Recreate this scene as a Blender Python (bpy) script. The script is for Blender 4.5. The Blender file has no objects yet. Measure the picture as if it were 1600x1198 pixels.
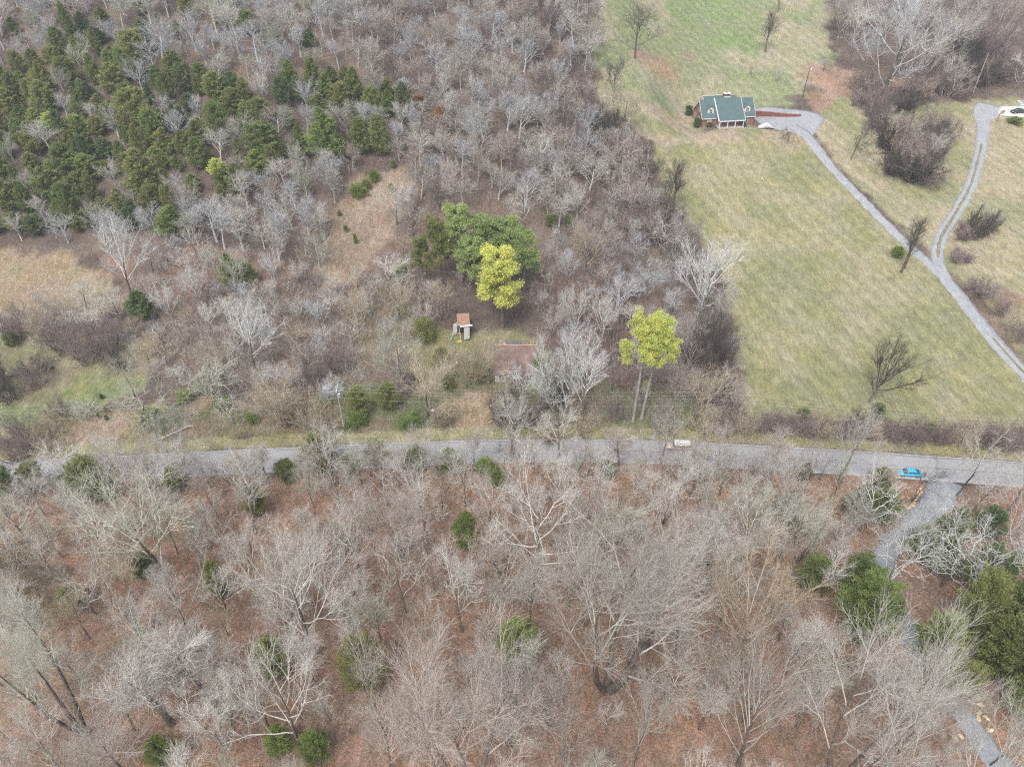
import bpy, math, random
import numpy as np

# ------------------------------------------------------------------ camera, world, sun, exposure
SC = bpy.context.scene
COL = SC.collection
CAMZ, PITCH, FPX = 116.0, math.radians(40.0), 1148.0
cd = bpy.data.cameras.new('camera'); cam = bpy.data.objects.new('camera', cd); COL.objects.link(cam)
cd.sensor_width = 36.0; cd.lens = FPX / 1600 * 36.0
cd.clip_start = 0.5; cd.clip_end = 6000
cam.location = (0, 0, CAMZ); cam.rotation_euler = (math.radians(90) - PITCH, 0, 0)
SC.camera = cam

SUN_EL, SUN_AZ = math.radians(58), math.radians(205)
w = bpy.data.worlds.new('World'); SC.world = w; w.use_nodes = True
nt = w.node_tree; nt.nodes.clear()
sky = nt.nodes.new('ShaderNodeTexSky'); sky.sky_type = 'NISHITA'; sky.sun_disc = False
sky.sun_elevation = SUN_EL; sky.sun_rotation = SUN_AZ
sky.dust_density = 4.0; sky.ozone_density = 1.0; sky.air_density = 1.0
hs = nt.nodes.new('ShaderNodeHueSaturation'); hs.inputs['Saturation'].default_value = 0.34
bg = nt.nodes.new('ShaderNodeBackground'); bg.inputs['Strength'].default_value = 0.15
wo = nt.nodes.new('ShaderNodeOutputWorld')
nt.links.new(sky.outputs[0], hs.inputs['Color']); nt.links.new(hs.outputs[0], bg.inputs[0]); nt.links.new(bg.outputs[0], wo.inputs[0])

sd = bpy.data.lights.new('sun', 'SUN'); so = bpy.data.objects.new('sun', sd); COL.objects.link(so)
sd.energy = 1.5; sd.angle = math.radians(25); sd.color = (1.0, 0.965, 0.915)
so.rotation_euler = (math.radians(90) - SUN_EL, 0, math.radians(180) - SUN_AZ)
SC.view_settings.view_transform = 'Standard'; SC.view_settings.look = 'None'
SC.view_settings.exposure = 0.82; SC.view_settings.gamma = 1.0
SC.cycles.use_denoising = False; SC.cycles.filter_width = 1.2
SC.cycles.max_bounces = 6; SC.cycles.diffuse_bounces = 3; SC.cycles.glossy_bounces = 2
SC.cycles.transparent_max_bounces = 4

RS = np.random.RandomState(7)
random.seed(7)

# ------------------------------------------------------------------ noise, terrain, pixel <-> ground
_perm = np.random.RandomState(3).rand(256, 256)
def vnoise(x, y):
    xi = np.floor(x).astype(int); yi = np.floor(y).astype(int)
    fx = x - xi; fy = y - yi
    fx = fx*fx*(3-2*fx); fy = fy*fy*(3-2*fy)
    a = _perm[xi & 255, yi & 255]; b = _perm[(xi+1) & 255, yi & 255]
    c = _perm[xi & 255, (yi+1) & 255]; d = _perm[(xi+1) & 255, (yi+1) & 255]
    return (a*(1-fx)+b*fx)*(1-fy)+(c*(1-fx)+d*fx)*fy
def fbm(x, y, o=3):
    s = 0; a = .5; t = 0
    for k in range(o):
        s = s + a*vnoise(x*2**k+17*k, y*2**k+31*k); t += a; a *= .5
    return s/t
def sstep(a, b, x):
    t = np.clip((x-a)/(b-a), 0, 1); return t*t*(3-2*t)
def smooth_profile(ys, hs_):
    yy = np.arange(-400, 3200, 2.0)
    hh = np.interp(yy, ys, hs_)
    k = np.hanning(15); k /= k.sum()
    hp = np.pad(hh, 7, mode='edge')
    return yy, np.convolve(hp, k, 'valid')
PL = smooth_profile([-400, 0, 55, 85, 106, 120, 140, 170, 200, 286, 400, 560, 3200], [40, 18, 11, 3, 0, 0, 1, 4, 13, 53, 84, 96, 60])
PR = smooth_profile([-400, 0, 55, 85, 106, 120, 140, 200, 272, 344, 420, 600, 3200], [40, 18, 11, 3, 0, 0, 1.5, 10, 22, 38, 52, 70, 50])
def H(x, y):
    x = np.asarray(x, float); y = np.asarray(y, float)
    hl = np.interp(y, *PL); hr = np.interp(y, *PR)
    t = sstep(10, 95, x + (y-200)*0.05)
    h = hl*(1-t)+hr*t
    am = sstep(118, 150, y)*(1-0.6*t) + sstep(100, 80, y)*0.7
    h = h + am*(3.0*(fbm(x/55+9, y/55+4, 2)-.5)) + sstep(175, 260, y)*(1-t)*7*(fbm(x/90+2, y/90+8, 2)-.5)
    # level ground under the brick house
    d = np.hypot(x-74.5, y-254.5); wgt = sstep(30, 13, d); h = h*(1-wgt)+21.2*wgt
    return h
CP, SP = math.cos(PITCH), math.sin(PITCH)
def G(px, py):
    """photo pixel (1600 wide) -> point on the terrain"""
    px = np.atleast_1d(np.asarray(px, float)); py = np.atleast_1d(np.asarray(py, float))
    u = (px-800)/FPX; v = (599-py)/FPX
    d = np.stack([u, CP+v*SP, -SP+v*CP], 1)
    ts = np.arange(60, 900, 2.0)
    X = d[:, 0:1]*ts; Y = d[:, 1:2]*ts; Z = CAMZ+d[:, 2:3]*ts
    below = Z < H(X, Y)
    i = np.argmax(below, 1); i[~below.any(1)] = len(ts)-1
    i = np.maximum(i, 1)
    a = ts[i-1]; b = ts[i]
    for _ in range(12):
        m = (a+b)/2; bl = CAMZ+d[:, 2]*m < H(d[:, 0]*m, d[:, 1]*m)
        b = np.where(bl, m, b); a = np.where(bl, a, m)
    p = d*b[:, None]; p[:, 2] += CAMZ
    return p
def g1(px, py): return G(px, py)[0]
def proj(p):
    p = np.atleast_2d(p); x = p[:, 0]; y = p[:, 1]; z = p[:, 2]-CAMZ
    dep = y*CP-z*SP; up = y*SP+z*CP
    return np.stack([800+FPX*x/dep, 599-FPX*up/dep, dep], 1)
def height_for(B, ty):
    dep = B[1]*CP-(B[2]-CAMZ)*SP; up = B[1]*SP+(B[2]-CAMZ)*CP
    V = (599-ty)/FPX
    return (V*dep-up)/(CP+V*SP)

# ------------------------------------------------------------------ object helpers
def link(o, parent=None):
    COL.objects.link(o)
    if parent is not None: o.parent = parent
    return o
def tag(o, label=None, cat=None, group=None, kind=None):
    if label: o['label'] = label
    if cat: o['category'] = cat
    if group: o['group'] = group
    if kind: o['kind'] = kind
    return o
def empty(name, loc=(0, 0, 0), rz=0.0, scale=None):
    o = bpy.data.objects.new(name, None); COL.objects.link(o)
    o.location = loc; o.rotation_euler = (0, 0, rz); o.empty_display_size = .5
    if scale is not None: o.scale = scale
    return o
def np_mesh(name, V, F, mat=None, smooth=False, k=None):
    """V (n,3); F (m,k) int array of one face size, or a list of such arrays"""
    me = bpy.data.meshes.new(name)
    Fs = F if isinstance(F, list) else [F]
    V = np.asarray(V, np.float32)
    me.vertices.add(len(V)); me.vertices.foreach_set('co', V.ravel())
    nl = sum(f.size for f in Fs); nf = sum(len(f) for f in Fs)
    me.loops.add(nl); me.polygons.add(nf)
    me.loops.foreach_set('vertex_index', np.concatenate([f.ravel() for f in Fs]).astype(np.int32))
    tot = np.concatenate([np.full(len(f), f.shape[1], np.int32) for f in Fs])
    st = np.concatenate([[0], np.cumsum(tot)[:-1]]).astype(np.int32)
    me.polygons.foreach_set('loop_start', st)
    try: me.polygons.foreach_set('loop_total', tot)
    except Exception: pass
    if smooth: me.polygons.foreach_set('use_smooth', np.ones(nf, bool))
    me.update(calc_edges=True)
    if mat: me.materials.append(mat)
    return me

# ------------------------------------------------------------------ materials
def new_mat(name):
    m = bpy.data.materials.new(name); m.use_nodes = True
    nt = m.node_tree; b = nt.nodes['Principled BSDF']
    return m, nt, b
def node(nt, t, **kw):
    n = nt.nodes.new(t)
    for k, v in kw.items(): setattr(n, k, v)
    return n
def simple(name, col, rough=.7, noise=0.15, scale=3.0, metal=0.0, spec=.3, bump=0.0, alpha=None):
    m, nt, b = new_mat(name)
    tc = node(nt, 'ShaderNodeTexCoord'); nz = node(nt, 'ShaderNodeTexNoise')
    nz.inputs['Scale'].default_value = scale; nz.inputs['Detail'].default_value = 5
    nt.links.new(tc.outputs['Object'], nz.inputs['Vector'])
    mr = node(nt, 'ShaderNodeMapRange'); mr.inputs[1].default_value = .3; mr.inputs[2].default_value = .7
    mr.inputs[3].default_value = 1-noise; mr.inputs[4].default_value = 1+noise
    nt.links.new(nz.outputs[0], mr.inputs[0])
    hv = node(nt, 'ShaderNodeHueSaturation'); hv.inputs['Color'].default_value = (*col, 1)
    nt.links.new(mr.outputs[0], hv.inputs['Value']); nt.links.new(hv.outputs[0], b.inputs['Base Color'])
    b.inputs['Roughness'].default_value = rough; b.inputs['Metallic'].default_value = metal
    b.inputs['Specular IOR Level'].default_value = spec
    if bump:
        bp = node(nt, 'ShaderNodeBump'); bp.inputs['Strength'].default_value = bump
        nt.links.new(nz.outputs[0], bp.inputs['Height']); nt.links.new(bp.outputs[0], b.inputs['Normal'])
    return m
def plant_mat(name, cols, rough=.85, var=.28, nscale=.9, trans=0.0, fine=9.0):
    """cols: list of 2-3 colours; mixes by clump noise, fine noise and the per-object random value"""
    m, nt, b = new_mat(name)
    tc = node(nt, 'ShaderNodeTexCoord'); oi = node(nt, 'ShaderNodeObjectInfo')
    n1 = node(nt, 'ShaderNodeTexNoise'); n1.inputs['Scale'].default_value = nscale; n1.inputs['Detail'].default_value = 3
    n2 = node(nt, 'ShaderNodeTexNoise'); n2.inputs['Scale'].default_value = fine; n2.inputs['Detail'].default_value = 2
    ad = node(nt, 'ShaderNodeVectorMath', operation='ADD')
    cx = node(nt, 'ShaderNodeCombineXYZ'); mm = node(nt, 'ShaderNodeMath', operation='MULTIPLY'); mm.inputs[1].default_value = 91
    nt.links.new(oi.outputs['Random'], mm.inputs[0]); nt.links.new(mm.outputs[0], cx.inputs[0])
    nt.links.new(tc.outputs['Object'], ad.inputs[0]); nt.links.new(cx.outputs[0], ad.inputs[1])
    nt.links.new(ad.outputs[0], n1.inputs['Vector']); nt.links.new(ad.outputs[0], n2.inputs['Vector'])
    # factor = clump noise spread + object random shift
    mr = node(nt, 'ShaderNodeMapRange'); mr.inputs[1].default_value = .3; mr.inputs[2].default_value = .7
    nt.links.new(n1.outputs[0], mr.inputs[0])
    mx = node(nt, 'ShaderNodeMath', operation='MULTIPLY_ADD'); mx.inputs[1].default_value = .55
    m2 = node(nt, 'ShaderNodeMath', operation='MULTIPLY'); m2.inputs[1].default_value = .45
    nt.links.new(oi.outputs['Random'], m2.inputs[0])
    nt.links.new(mr.outputs[0], mx.inputs[0]); nt.links.new(m2.outputs[0], mx.inputs[2])
    cr = node(nt, 'ShaderNodeValToRGB')
    el = cr.color_ramp.elements
    el[0].position = .15; el[0].color = (*cols[0], 1); el[1].position = .85; el[1].color = (*cols[-1], 1)
    if len(cols) > 2:
        e = el.new(.5); e.color = (*cols[1], 1)
    nt.links.new(mx.outputs[0], cr.inputs[0])
    hv = node(nt, 'ShaderNodeHueSaturation')
    m3 = node(nt, 'ShaderNodeMapRange'); m3.inputs[1].default_value = .3; m3.inputs[2].default_value = .7
    m3.inputs[3].default_value = 1-var; m3.inputs[4].default_value = 1+var
    nt.links.new(n2.outputs[0], m3.inputs[0]); nt.links.new(m3.outputs[0], hv.inputs['Value'])
    nt.links.new(cr.outputs[0], hv.inputs['Color']); nt.links.new(hv.outputs[0], b.inputs['Base Color'])
    b.inputs['Roughness'].default_value = rough; b.inputs['Specular IOR Level'].default_value = .15
    if trans:
        out = nt.nodes['Material Output']; tr = node(nt, 'ShaderNodeBsdfTranslucent'); ms = node(nt, 'ShaderNodeMixShader')
        ms.inputs[0].default_value = trans
        nt.links.new(hv.outputs[0], tr.inputs[0]); nt.links.new(b.outputs[0], ms.inputs[1]); nt.links.new(tr.outputs[0], ms.inputs[2])
        nt.links.new(ms.outputs[0], out.inputs[0])
    return m
BARK = {
 'silver': plant_mat('silver_bark', [(.385, .39, .40), (.48, .485, .50), (.58, .585, .595)], fine=4, var=.2),
 'brush': plant_mat('brush_stems', [(.20, .155, .13), (.29, .23, .20), (.38, .31, .27)], fine=4, var=.25),
 'white': plant_mat('white_bark', [(.49, .485, .47), (.58, .575, .555), (.68, .67, .65)], fine=4, var=.15),
 'pale': plant_mat('pale_bark', [(.44, .42, .385), (.54, .515, .475), (.64, .615, .57)], fine=4, var=.2),
 'grey': plant_mat('grey_bark', [(.34, .315, .28), (.43, .405, .365), (.52, .49, .445)], fine=4, var=.2),
 'rosy': plant_mat('rosy_grey_bark', [(.34, .29, .26), (.44, .385, .345), (.52, .46, .42)], fine=4, var=.2),
 'tan': plant_mat('tan_bark', [(.32, .26, .19), (.42, .35, .265), (.51, .44, .345)], fine=4, var=.2),
 'lichen': plant_mat('lichen_bark', [(.34, .345, .275), (.45, .455, .375), (.54, .54, .47)], fine=4, var=.2),
 'purple': plant_mat('purple_grey_bark', [(.18, .14, .135), (.24, .19, .18), (.31, .255, .24)], fine=4, var=.2),
 'dark': plant_mat('dark_bark', [(.055, .048, .043), (.085, .075, .066), (.12, .105, .09)], fine=4, var=.2),
}
TRUNKM = plant_mat('trunk_bark', [(.085, .07, .058), (.14, .12, .10), (.20, .18, .155)], fine=5, var=.3)
FOL = {
 'cedar': plant_mat('cedar_green', [(.15, .20, .075), (.225, .28, .10), (.31, .36, .135)], trans=.45, var=.25),
 'olive': plant_mat('cedar_olive', [(.19, .22, .08), (.27, .295, .105), (.35, .355, .135)], trans=.45, var=.25),
 'green': plant_mat('cedar_bright_green', [(.18, .24, .08), (.26, .33, .105), (.35, .40, .14)], trans=.45, var=.25),
 'dark': plant_mat('holly_dark_green', [(.085, .13, .06), (.135, .185, .078), (.19, .235, .10)], trans=.3, var=.35),
 'yellow': plant_mat('pine_yellow_green', [(.38, .48, .16), (.54, .60, .18), (.68, .68, .19)], trans=.35, nscale=.45, var=.35),
 'pine': plant_mat('pine_green', [(.22, .29, .11), (.32, .40, .15), (.42, .49, .19)], trans=.3, nscale=.5, var=.35),
 'rust': plant_mat('dead_oak_leaves', [(.22, .10, .055), (.30, .15, .08), (.38, .20, .12)], trans=.15),
}

# ------------------------------------------------------------------ ground
def px_poly(pts): return G([p[0] for p in pts], [p[1] for p in pts])[:, :2]
def sdist(P, poly):
    """signed distance, positive inside"""
    d = np.full(len(P), 1e9); inside = np.zeros(len(P), bool)
    n = len(poly)
    for i in range(n):
        a = poly[i]; b = poly[(i+1) % n]
        e = b-a; w_ = P-a
        t = np.clip((w_@e)/(e@e+1e-9), 0, 1)
        q = w_-t[:, None]*e
        d = np.minimum(d, (q**2).sum(1))
        c = ((a[1] > P[:, 1]) != (b[1] > P[:, 1])) & (P[:, 0] < (b[0]-a[0])*(P[:, 1]-a[1])/(b[1]-a[1]+1e-12)+a[0])
        inside ^= c
    d = np.sqrt(d); return np.where(inside, d, -d)
def inpoly(P, poly): return sdist(P, poly) > 0
def srgb(r, g, b, k=1/1.55):
    c = np.array([r, g, b])/255.0
    c = np.where(c <= .04045, c/12.92, ((c+.055)/1.055)**2.4)*k
    return c.mean()+(c-c.mean())*.72
ZONES = [  # polygon in photo pixels, colour A, colour B, patch size m, edge softness m
 ([(-900, 760), (0, 752), (400, 735), (800, 722), (1000, 722), (1300, 738), (1620, 762), (2400, 800), (2400, 2500), (-900, 2500)], (170, 132, 104), (190, 144, 112), 9, 2),
 ([(-50, 860), (60, 830), (110, 960), (60, 1010), (-80, 1000)], (140, 118, 75), (120, 100, 70), 6, 4),
 ([(1015, 215), (1180, 196), (1262, 212), (1350, 315), (1440, 402), (1510, 475), (1640, 620), (1900, 900), (1800, 690), (1600, 668), (1170, 652), (1150, 560), (1140, 470), (1100, 370), (1030, 290)], (174, 166, 118), (157, 157, 103), 12, 2),
 ([(940, -60), (1290, -60), (1300, 60), (1300, 100), (1260, 150), (1180, 172), (1000, 172), (940, 150), (920, 90)], (154, 163, 110), (178, 170, 130), 11, 4),
 ([(1040, -60), (1180, -60), (1190, 90), (1120, 70), (1050, 40)], (142, 164, 98), (150, 162, 106), 9, 5),
 ([(1260, 95), (1400, 130), (1390, 200), (1330, 230), (1290, 190), (1265, 150)], (186, 148, 122), (168, 134, 108), 7, 5),
 ([(990, 80), (1080, 90), (1060, 115), (1020, 110)], (190, 150, 122), (170, 160, 110), 5, 4),
 ([(960, 168), (1090, 172), (1100, 205), (1260, 205), (1285, 235), (1180, 222), (1010, 222)], (186, 166, 132), (160, 160, 104), 9, 2),
 ([(1268, 200), (1310, 150), (1400, 165), (1560, 155), (1700, 160), (1900, 900), (1640, 590), (1530, 470), (1480, 420), (1440, 385), (1340, 290)], (184, 170, 130), (160, 160, 106), 14, 2),
 ([(1500, 440), (1700, 470), (1700, 640), (1600, 560), (1550, 500)], (160, 134, 108), (168, 156, 110), 6, 3),
 ([(-250, 400), (0, 392), (110, 398), (180, 430), (190, 470), (130, 500), (0, 500), (-250, 500)], (168, 151, 118), (172, 146, 112), 10, 3),
 ([(-250, 530), (60, 520), (240, 535), (240, 590), (140, 660), (0, 690), (-250, 700)], (164, 150, 112), (146, 144, 98), 8, 3),
 ([(-100, 650), (60, 625), (130, 590), (230, 590), (200, 620), (100, 650), (0, 672)], (136, 148, 86), (150, 152, 96), 5, 2),
 ([(60, 690), (120, 645), (330, 620), (330, 680), (100, 705)], (174, 146, 118), (160, 144, 100), 6, 3),
 ([(300, 640), (560, 600), (600, 590), (750, 560), (1000, 600), (1150, 640), (1150, 680), (300, 690)], (140, 124, 96), (122, 128, 80), 8, 3),
 ([(505, 420), (520, 330), (560, 272), (640, 262), (650, 300), (600, 380), (560, 440), (500, 455)], (172, 146, 120), (158, 134, 110), 7, 3),
 ([(150, 400), (330, 380), (480, 430), (300, 470), (190, 450)], (160, 124, 102), (140, 114, 98), 8, 4),
 ([(610, 500), (700, 510), (830, 520), (860, 560), (750, 560), (700, 640), (640, 600)], (158, 148, 106), (142, 142, 88), 6, 3),
 ([(720, 600), (770, 620), (762, 690), (715, 690)], (186, 158, 124), (178, 150, 112), 4, 2),
 ([(545, 480), (640, 470), (640, 560), (560, 590)], (130, 126, 86), (145, 124, 96), 5, 4),
 ([(840, 420), (1000, 440), (1000, 620), (860, 540)], (126, 96, 82), (112, 86, 76), 7, 4),
]
ROADEDGE_FAR = [(-700, 760), (-300, 738), (0, 720), (200, 711), (400, 701), (600, 692), (800, 686), (1000, 687), (1200, 696), (1400, 708), (1600, 722), (1900, 748), (2400, 800)]
ROADEDGE_NEAR = [(-700, 804), (-300, 779), (0, 759), (200, 750), (400, 740), (600, 731), (800, 723), (1000, 724), (1200, 735), (1400, 747), (1600, 762), (1900, 788), (2400, 850)]
VERGE = [(x, y-19) for x, y in ROADEDGE_FAR]
def axis(core0, core1, step, lo, hi):
    c = np.arange(core0, core1+step/2, step); a = []; s = step; p = core1
    while p < hi: s *= 1.35; p += s; a.append(p)
    b = []; s = step; p = core0
    while p > lo: s *= 1.35; p -= s; b.append(p)
    return np.concatenate([b[::-1], c, a])
gx = axis(-245, 235, 0.9, -2600, 2600); gy = axis(38, 430, 0.9, -900, 3000)
XX, YY = np.meshgrid(gx, gy); ZZ = H(XX, YY)
P2 = np.stack([XX.ravel(), YY.ravel()], 1)
base = srgb(112, 94, 85)
colr = np.tile(base, (len(P2), 1))
f = fbm(P2[:, 0]/14+5, P2[:, 1]/14+1, 3); f = sstep(.35, .65, f)[:, None]
colr = colr*(1-f)+srgb(134, 113, 98)*f
alph = np.ones(len(P2))
core = (np.abs(P2[:, 0]) < 260) & (P2[:, 1] > -20) & (P2[:, 1] < 460)
en = (fbm(P2[:, 0]/5+3, P2[:, 1]/5+7, 3)-.5)
for zi, (poly, ca, cb, ps, soft) in enumerate(ZONES + [(ROADEDGE_FAR + VERGE[::-1], (172, 164, 110), (158, 152, 104), 5, .6)]):
    pw = px_poly(poly)
    sel = np.where(core | (zi == 0))[0]
    s = sdist(P2[sel], pw) + en[sel]*soft*3.0
    wgt = sstep(-soft*.6, soft*.6, s)[:, None]
    q = fbm(P2[sel, 0]/ps+zi*3.7, P2[sel, 1]/ps+zi*1.9, 3); q = sstep(.36, .64, q)[:, None]
    c = srgb(*ca)*(1-q)+srgb(*cb)*q
    colr[sel] = colr[sel]*(1-wgt)+c*wgt
    alph[sel] = alph[sel]*(1-wgt[:, 0])+(.45 if zi in (2, 3, 4, 7, 8, 11, 12) else .9)*wgt[:, 0]
V = np.stack([XX.ravel(), YY.ravel(), ZZ.ravel()], 1)
nx, ny = len(gx), len(gy)
ii = (np.arange(ny-1)[:, None]*nx+np.arange(nx-1)[None, :]).ravel()
F = np.stack([ii, ii+1, ii+nx+1, ii+nx], 1)

def ground_mat(name, use_attr=True, col=None, bumpd=.12, streak=True, contrast=1.0):
    m, nt, b = new_mat(name)
    L = nt.links.new
    tc = node(nt, 'ShaderNodeTexCoord')
    def nz(scale, det=4, rough=.6, vec=None, dist=0):
        n = node(nt, 'ShaderNodeTexNoise'); n.inputs['Scale'].default_value = scale; n.inputs['Detail'].default_value = det
        n.inputs['Roughness'].default_value = rough; n.inputs['Distortion'].default_value = dist
        L(vec or tc.outputs['Object'], n.inputs['Vector']); return n
    def mr(src, a, b_, lo, hi):
        r = node(nt, 'ShaderNodeMapRange'); r.inputs[1].default_value = a; r.inputs[2].default_value = b_
        r.inputs[3].default_value = lo; r.inputs[4].default_value = hi; L(src, r.inputs[0]); return r.outputs[0]
    if use_attr:
        at = node(nt, 'ShaderNodeAttribute'); at.attribute_name = 'zone'; src = at.outputs['Color']
    else:
        rg = node(nt, 'ShaderNodeRGB'); rg.outputs[0].default_value = (*col, 1); src = rg.outputs[0]
    mp = node(nt, 'ShaderNodeMapping'); mp.inputs['Rotation'].default_value = (0, 0, math.radians(28)); mp.inputs['Scale'].default_value = (1.0, .22, 1)
    L(tc.outputs['Object'], mp.inputs['Vector'])
    amt = at.outputs['Alpha'] if use_attr else None
    a1 = nz(.35, 6, .65); a2 = nz(2.6, 5, .7); a3 = nz(1.5, 5, .7, mp.outputs[0], .4); a4 = nz(.12, 3)
    c = contrast
    v = node(nt, 'ShaderNodeMath', operation='MULTIPLY'); L(mr(a1.outputs[0], .3, .7, 1-.20*c, 1+.20*c), v.inputs[0]); sp_ = mr(a2.outputs[0], .33, .67, 1-.48*c, 1+.48*c)
    if use_attr:
        mxs = node(nt, 'ShaderNodeMix'); L(amt, mxs.inputs[0]); mxs.inputs[2].default_value = 1.0; L(sp_, mxs.inputs[3]); sp_ = mxs.outputs[0]
        wv = node(nt, 'ShaderNodeTexWave'); wv.inputs['Scale'].default_value = .075; wv.inputs['Distortion'].default_value = 2.2; wv.inputs['Detail'].default_value = 3; wv.inputs['Detail Scale'].default_value = .6
        mpw = node(nt, 'ShaderNodeMapping'); mpw.inputs['Rotation'].default_value = (0, 0, math.radians(-24)); L(tc.outputs['Object'], mpw.inputs[0]); L(mpw.outputs[0], wv.inputs[0])
        st_ = mr(wv.outputs[0], 0, 1, .88, 1.11); mw = node(nt, 'ShaderNodeMix'); L(amt, mw.inputs[0]); L(st_, mw.inputs[2]); mw.inputs[3].default_value = 1.0
        mq = node(nt, 'ShaderNodeMath', operation='MULTIPLY'); L(sp_, mq.inputs[0]); L(mw.outputs[0], mq.inputs[1]); sp_ = mq.outputs[0]
    L(sp_, v.inputs[1])
    v2 = node(nt, 'ShaderNodeMath', operation='MULTIPLY'); L(v.outputs[0], v2.inputs[0]); L(mr(a3.outputs[0], .3, .7, 1-.28*c, 1+.28*c), v2.inputs[1])
    h = node(nt, 'ShaderNodeHueSaturation'); L(src, h.inputs['Color']); L(v2.outputs[0], h.inputs['Value'])
    L(mr(a1.outputs[0], .25, .75, .515, .485), h.inputs['Hue']); L(mr(a4.outputs[0], .3, .7, .8, 1.2), h.inputs['Saturation'])
    L(h.outputs[0], b.inputs['Base Color'])
    b.inputs['Roughness'].default_value = .95; b.inputs['Specular IOR Level'].default_value = .1
    bp = node(nt, 'ShaderNodeBump'); bp.inputs['Strength'].default_value = .8; bp.inputs['Distance'].default_value = bumpd
    L(a2.outputs[0], bp.inputs['Height']); L(bp.outputs[0], b.inputs['Normal'])
    return m
GM = ground_mat('ground_cover', bumpd=.35)
me = np_mesh('ground', V, F, GM, smooth=True)
at = me.attributes.new('zone', 'FLOAT_COLOR', 'POINT')
at.data.foreach_set('color', np.concatenate([colr, alph[:, None]], 1).astype(np.float32).ravel())
ground = link(bpy.data.objects.new('ground', me)); tag(ground, kind='structure')

# ------------------------------------------------------------------ roads as draped strips
def resample(P, step):
    P = np.asarray(P); 
    # catmull-rom then equal arc
    Q = []
    n = len(P)
    for i in range(n-1):
        p0 = P[max(i-1, 0)]; p1 = P[i]; p2 = P[i+1]; p3 = P[min(i+2, n-1)]
        for t in np.linspace(0, 1, 16, endpoint=False):
            Q.append(.5*((2*p1)+(-p0+p2)*t+(2*p0-5*p1+4*p2-p3)*t*t+(-p0+3*p1-3*p2+p3)*t**3))
    Q.append(P[-1]); Q = np.array(Q)
    s = np.concatenate([[0], np.cumsum(np.linalg.norm(np.diff(Q, axis=0), axis=1))])
    m = max(2, int(s[-1]/step)+1); ss = np.linspace(0, s[-1], m)
    return np.stack([np.interp(ss, s, Q[:, k]) for k in range(Q.shape[1])], 1)
def strip_between(A, B, nseg, dz, mat, name, lo=0.0, hi=1.0, rag=0.0):
    """sheet between two edge lines (same length arrays of xy), draped on the terrain"""
    t = np.linspace(lo, hi, nseg+1)
    P = A[:, None, :]*(1-t)[None, :, None]+B[:, None, :]*t[None, :, None]
    if rag:
        d = (B-A)/np.linalg.norm(B-A, axis=1, keepdims=True)
        r1 = (fbm(A[:, 0]/1.7, A[:, 1]/1.7, 3)-.5)*rag*2; r2 = (fbm(B[:, 0]/1.7+40, B[:, 1]/1.7, 3)-.5)*rag*2
        P[:, 0] += d*r1[:, None]; P[:, -1] += d*r2[:, None]
    z = H(P[..., 0], P[..., 1])+dz
    V = np.concatenate([P, z[..., None]], 2)
    # skirts
    s0 = V[:, :1].copy(); s0[..., 2] -= .35; s1 = V[:, -1:].copy(); s1[..., 2] -= .35
    V = np.concatenate([s0, V, s1], 1)
    n, k = V.shape[:2]
    ii = (np.arange(n-1)[:, None]*k+np.arange(k-1)[None, :]).ravel()
    F = np.stack([ii, ii+1, ii+k+1, ii+k], 1)
    return np_mesh(name, V.reshape(-1, 3), F, mat, smooth=True)
def offset_line(C, wd):
    C = np.asarray(C); T = np.gradient(C, axis=0); T /= np.linalg.norm(T, axis=1, keepdims=True)
    N = np.stack([-T[:, 1], T[:, 0]], 1); wd = np.asarray(wd)[:, None] if np.ndim(wd) else wd
    return C+N*wd/2, C-N*wd/2
asphalt = ground_mat('worn_asphalt', False, (.285, .285, .30), bumpd=.02, contrast=.28)
gravel = ground_mat('grey_gravel', False, (.25, .265, .285), bumpd=.06, contrast=.5)
gravel2 = ground_mat('driveway_gravel', False, (.275, .285, .305), bumpd=.05, contrast=.5)
rutgrass = ground_mat('rut_grass', False, (.20, .19, .12), bumpd=.1, contrast=.9)
paint = ground_mat('worn_white_line', False, (.50, .50, .49), bumpd=.01, contrast=.6)
seam = ground_mat('tar_seam', False, (.17, .165, .165), bumpd=.01, contrast=.8)
concrete = ground_mat('pale_concrete', False, (.46, .45, .42), bumpd=.01, contrast=.3)
fa = resample(px_poly(ROADEDGE_FAR), 1.0); na = resample(px_poly(ROADEDGE_NEAR), 1.0)
na = np.stack([np.interp(np.linspace(0, 1, len(fa)), np.linspace(0, 1, len(na)), na[:, k]) for k in (0, 1)], 1)
road = link(bpy.data.objects.new('road', strip_between(na, fa, 6, .09, asphalt, 'road', rag=.12))); tag(road, kind='structure')
for nm, lo, hi in (('asphalt_seam', .488, .503), ('road_edge_line', .955, .972), ('road_edge_line', .035, .05)):
    o = link(bpy.data.objects.new(nm, strip_between(na, fa, 1, .096, paint if nm == 'road_edge_line' else seam, nm, lo, hi))); o.parent = road
def lane(name, pts, wds, dz, mat, step=.5, rag=.5):
    C = px_poly(pts); W = np.asarray(wds, float)
    Q = resample(np.concatenate([C, W[:, None]], 1), step)
    A, B = offset_line(Q[:, :2], Q[:, 2])
    o = link(bpy.data.objects.new(name, strip_between(B, A, 4, dz, mat, name, rag=rag))); tag(o, kind='structure')
    return Q, o
DRV1 = [(1238, 196), (1262, 214), (1300, 262), (1350, 315), (1400, 365), (1440, 402), (1475, 434), (1510, 477), (1550, 527), (1600, 583), (1680, 660), (1800, 770)]
Q1, o_ = lane('driveway', DRV1, [4.6, 4.2, 3.3, 3.2, 3.1, 3.1, 3.6, 3.9, 4.0, 4.0, 4.0, 4.0], .06, gravel2)
DRV2 = [(1537, 182), (1534, 225), (1517, 288), (1492, 335), (1470, 372), (1465, 402), (1478, 437)]
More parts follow.
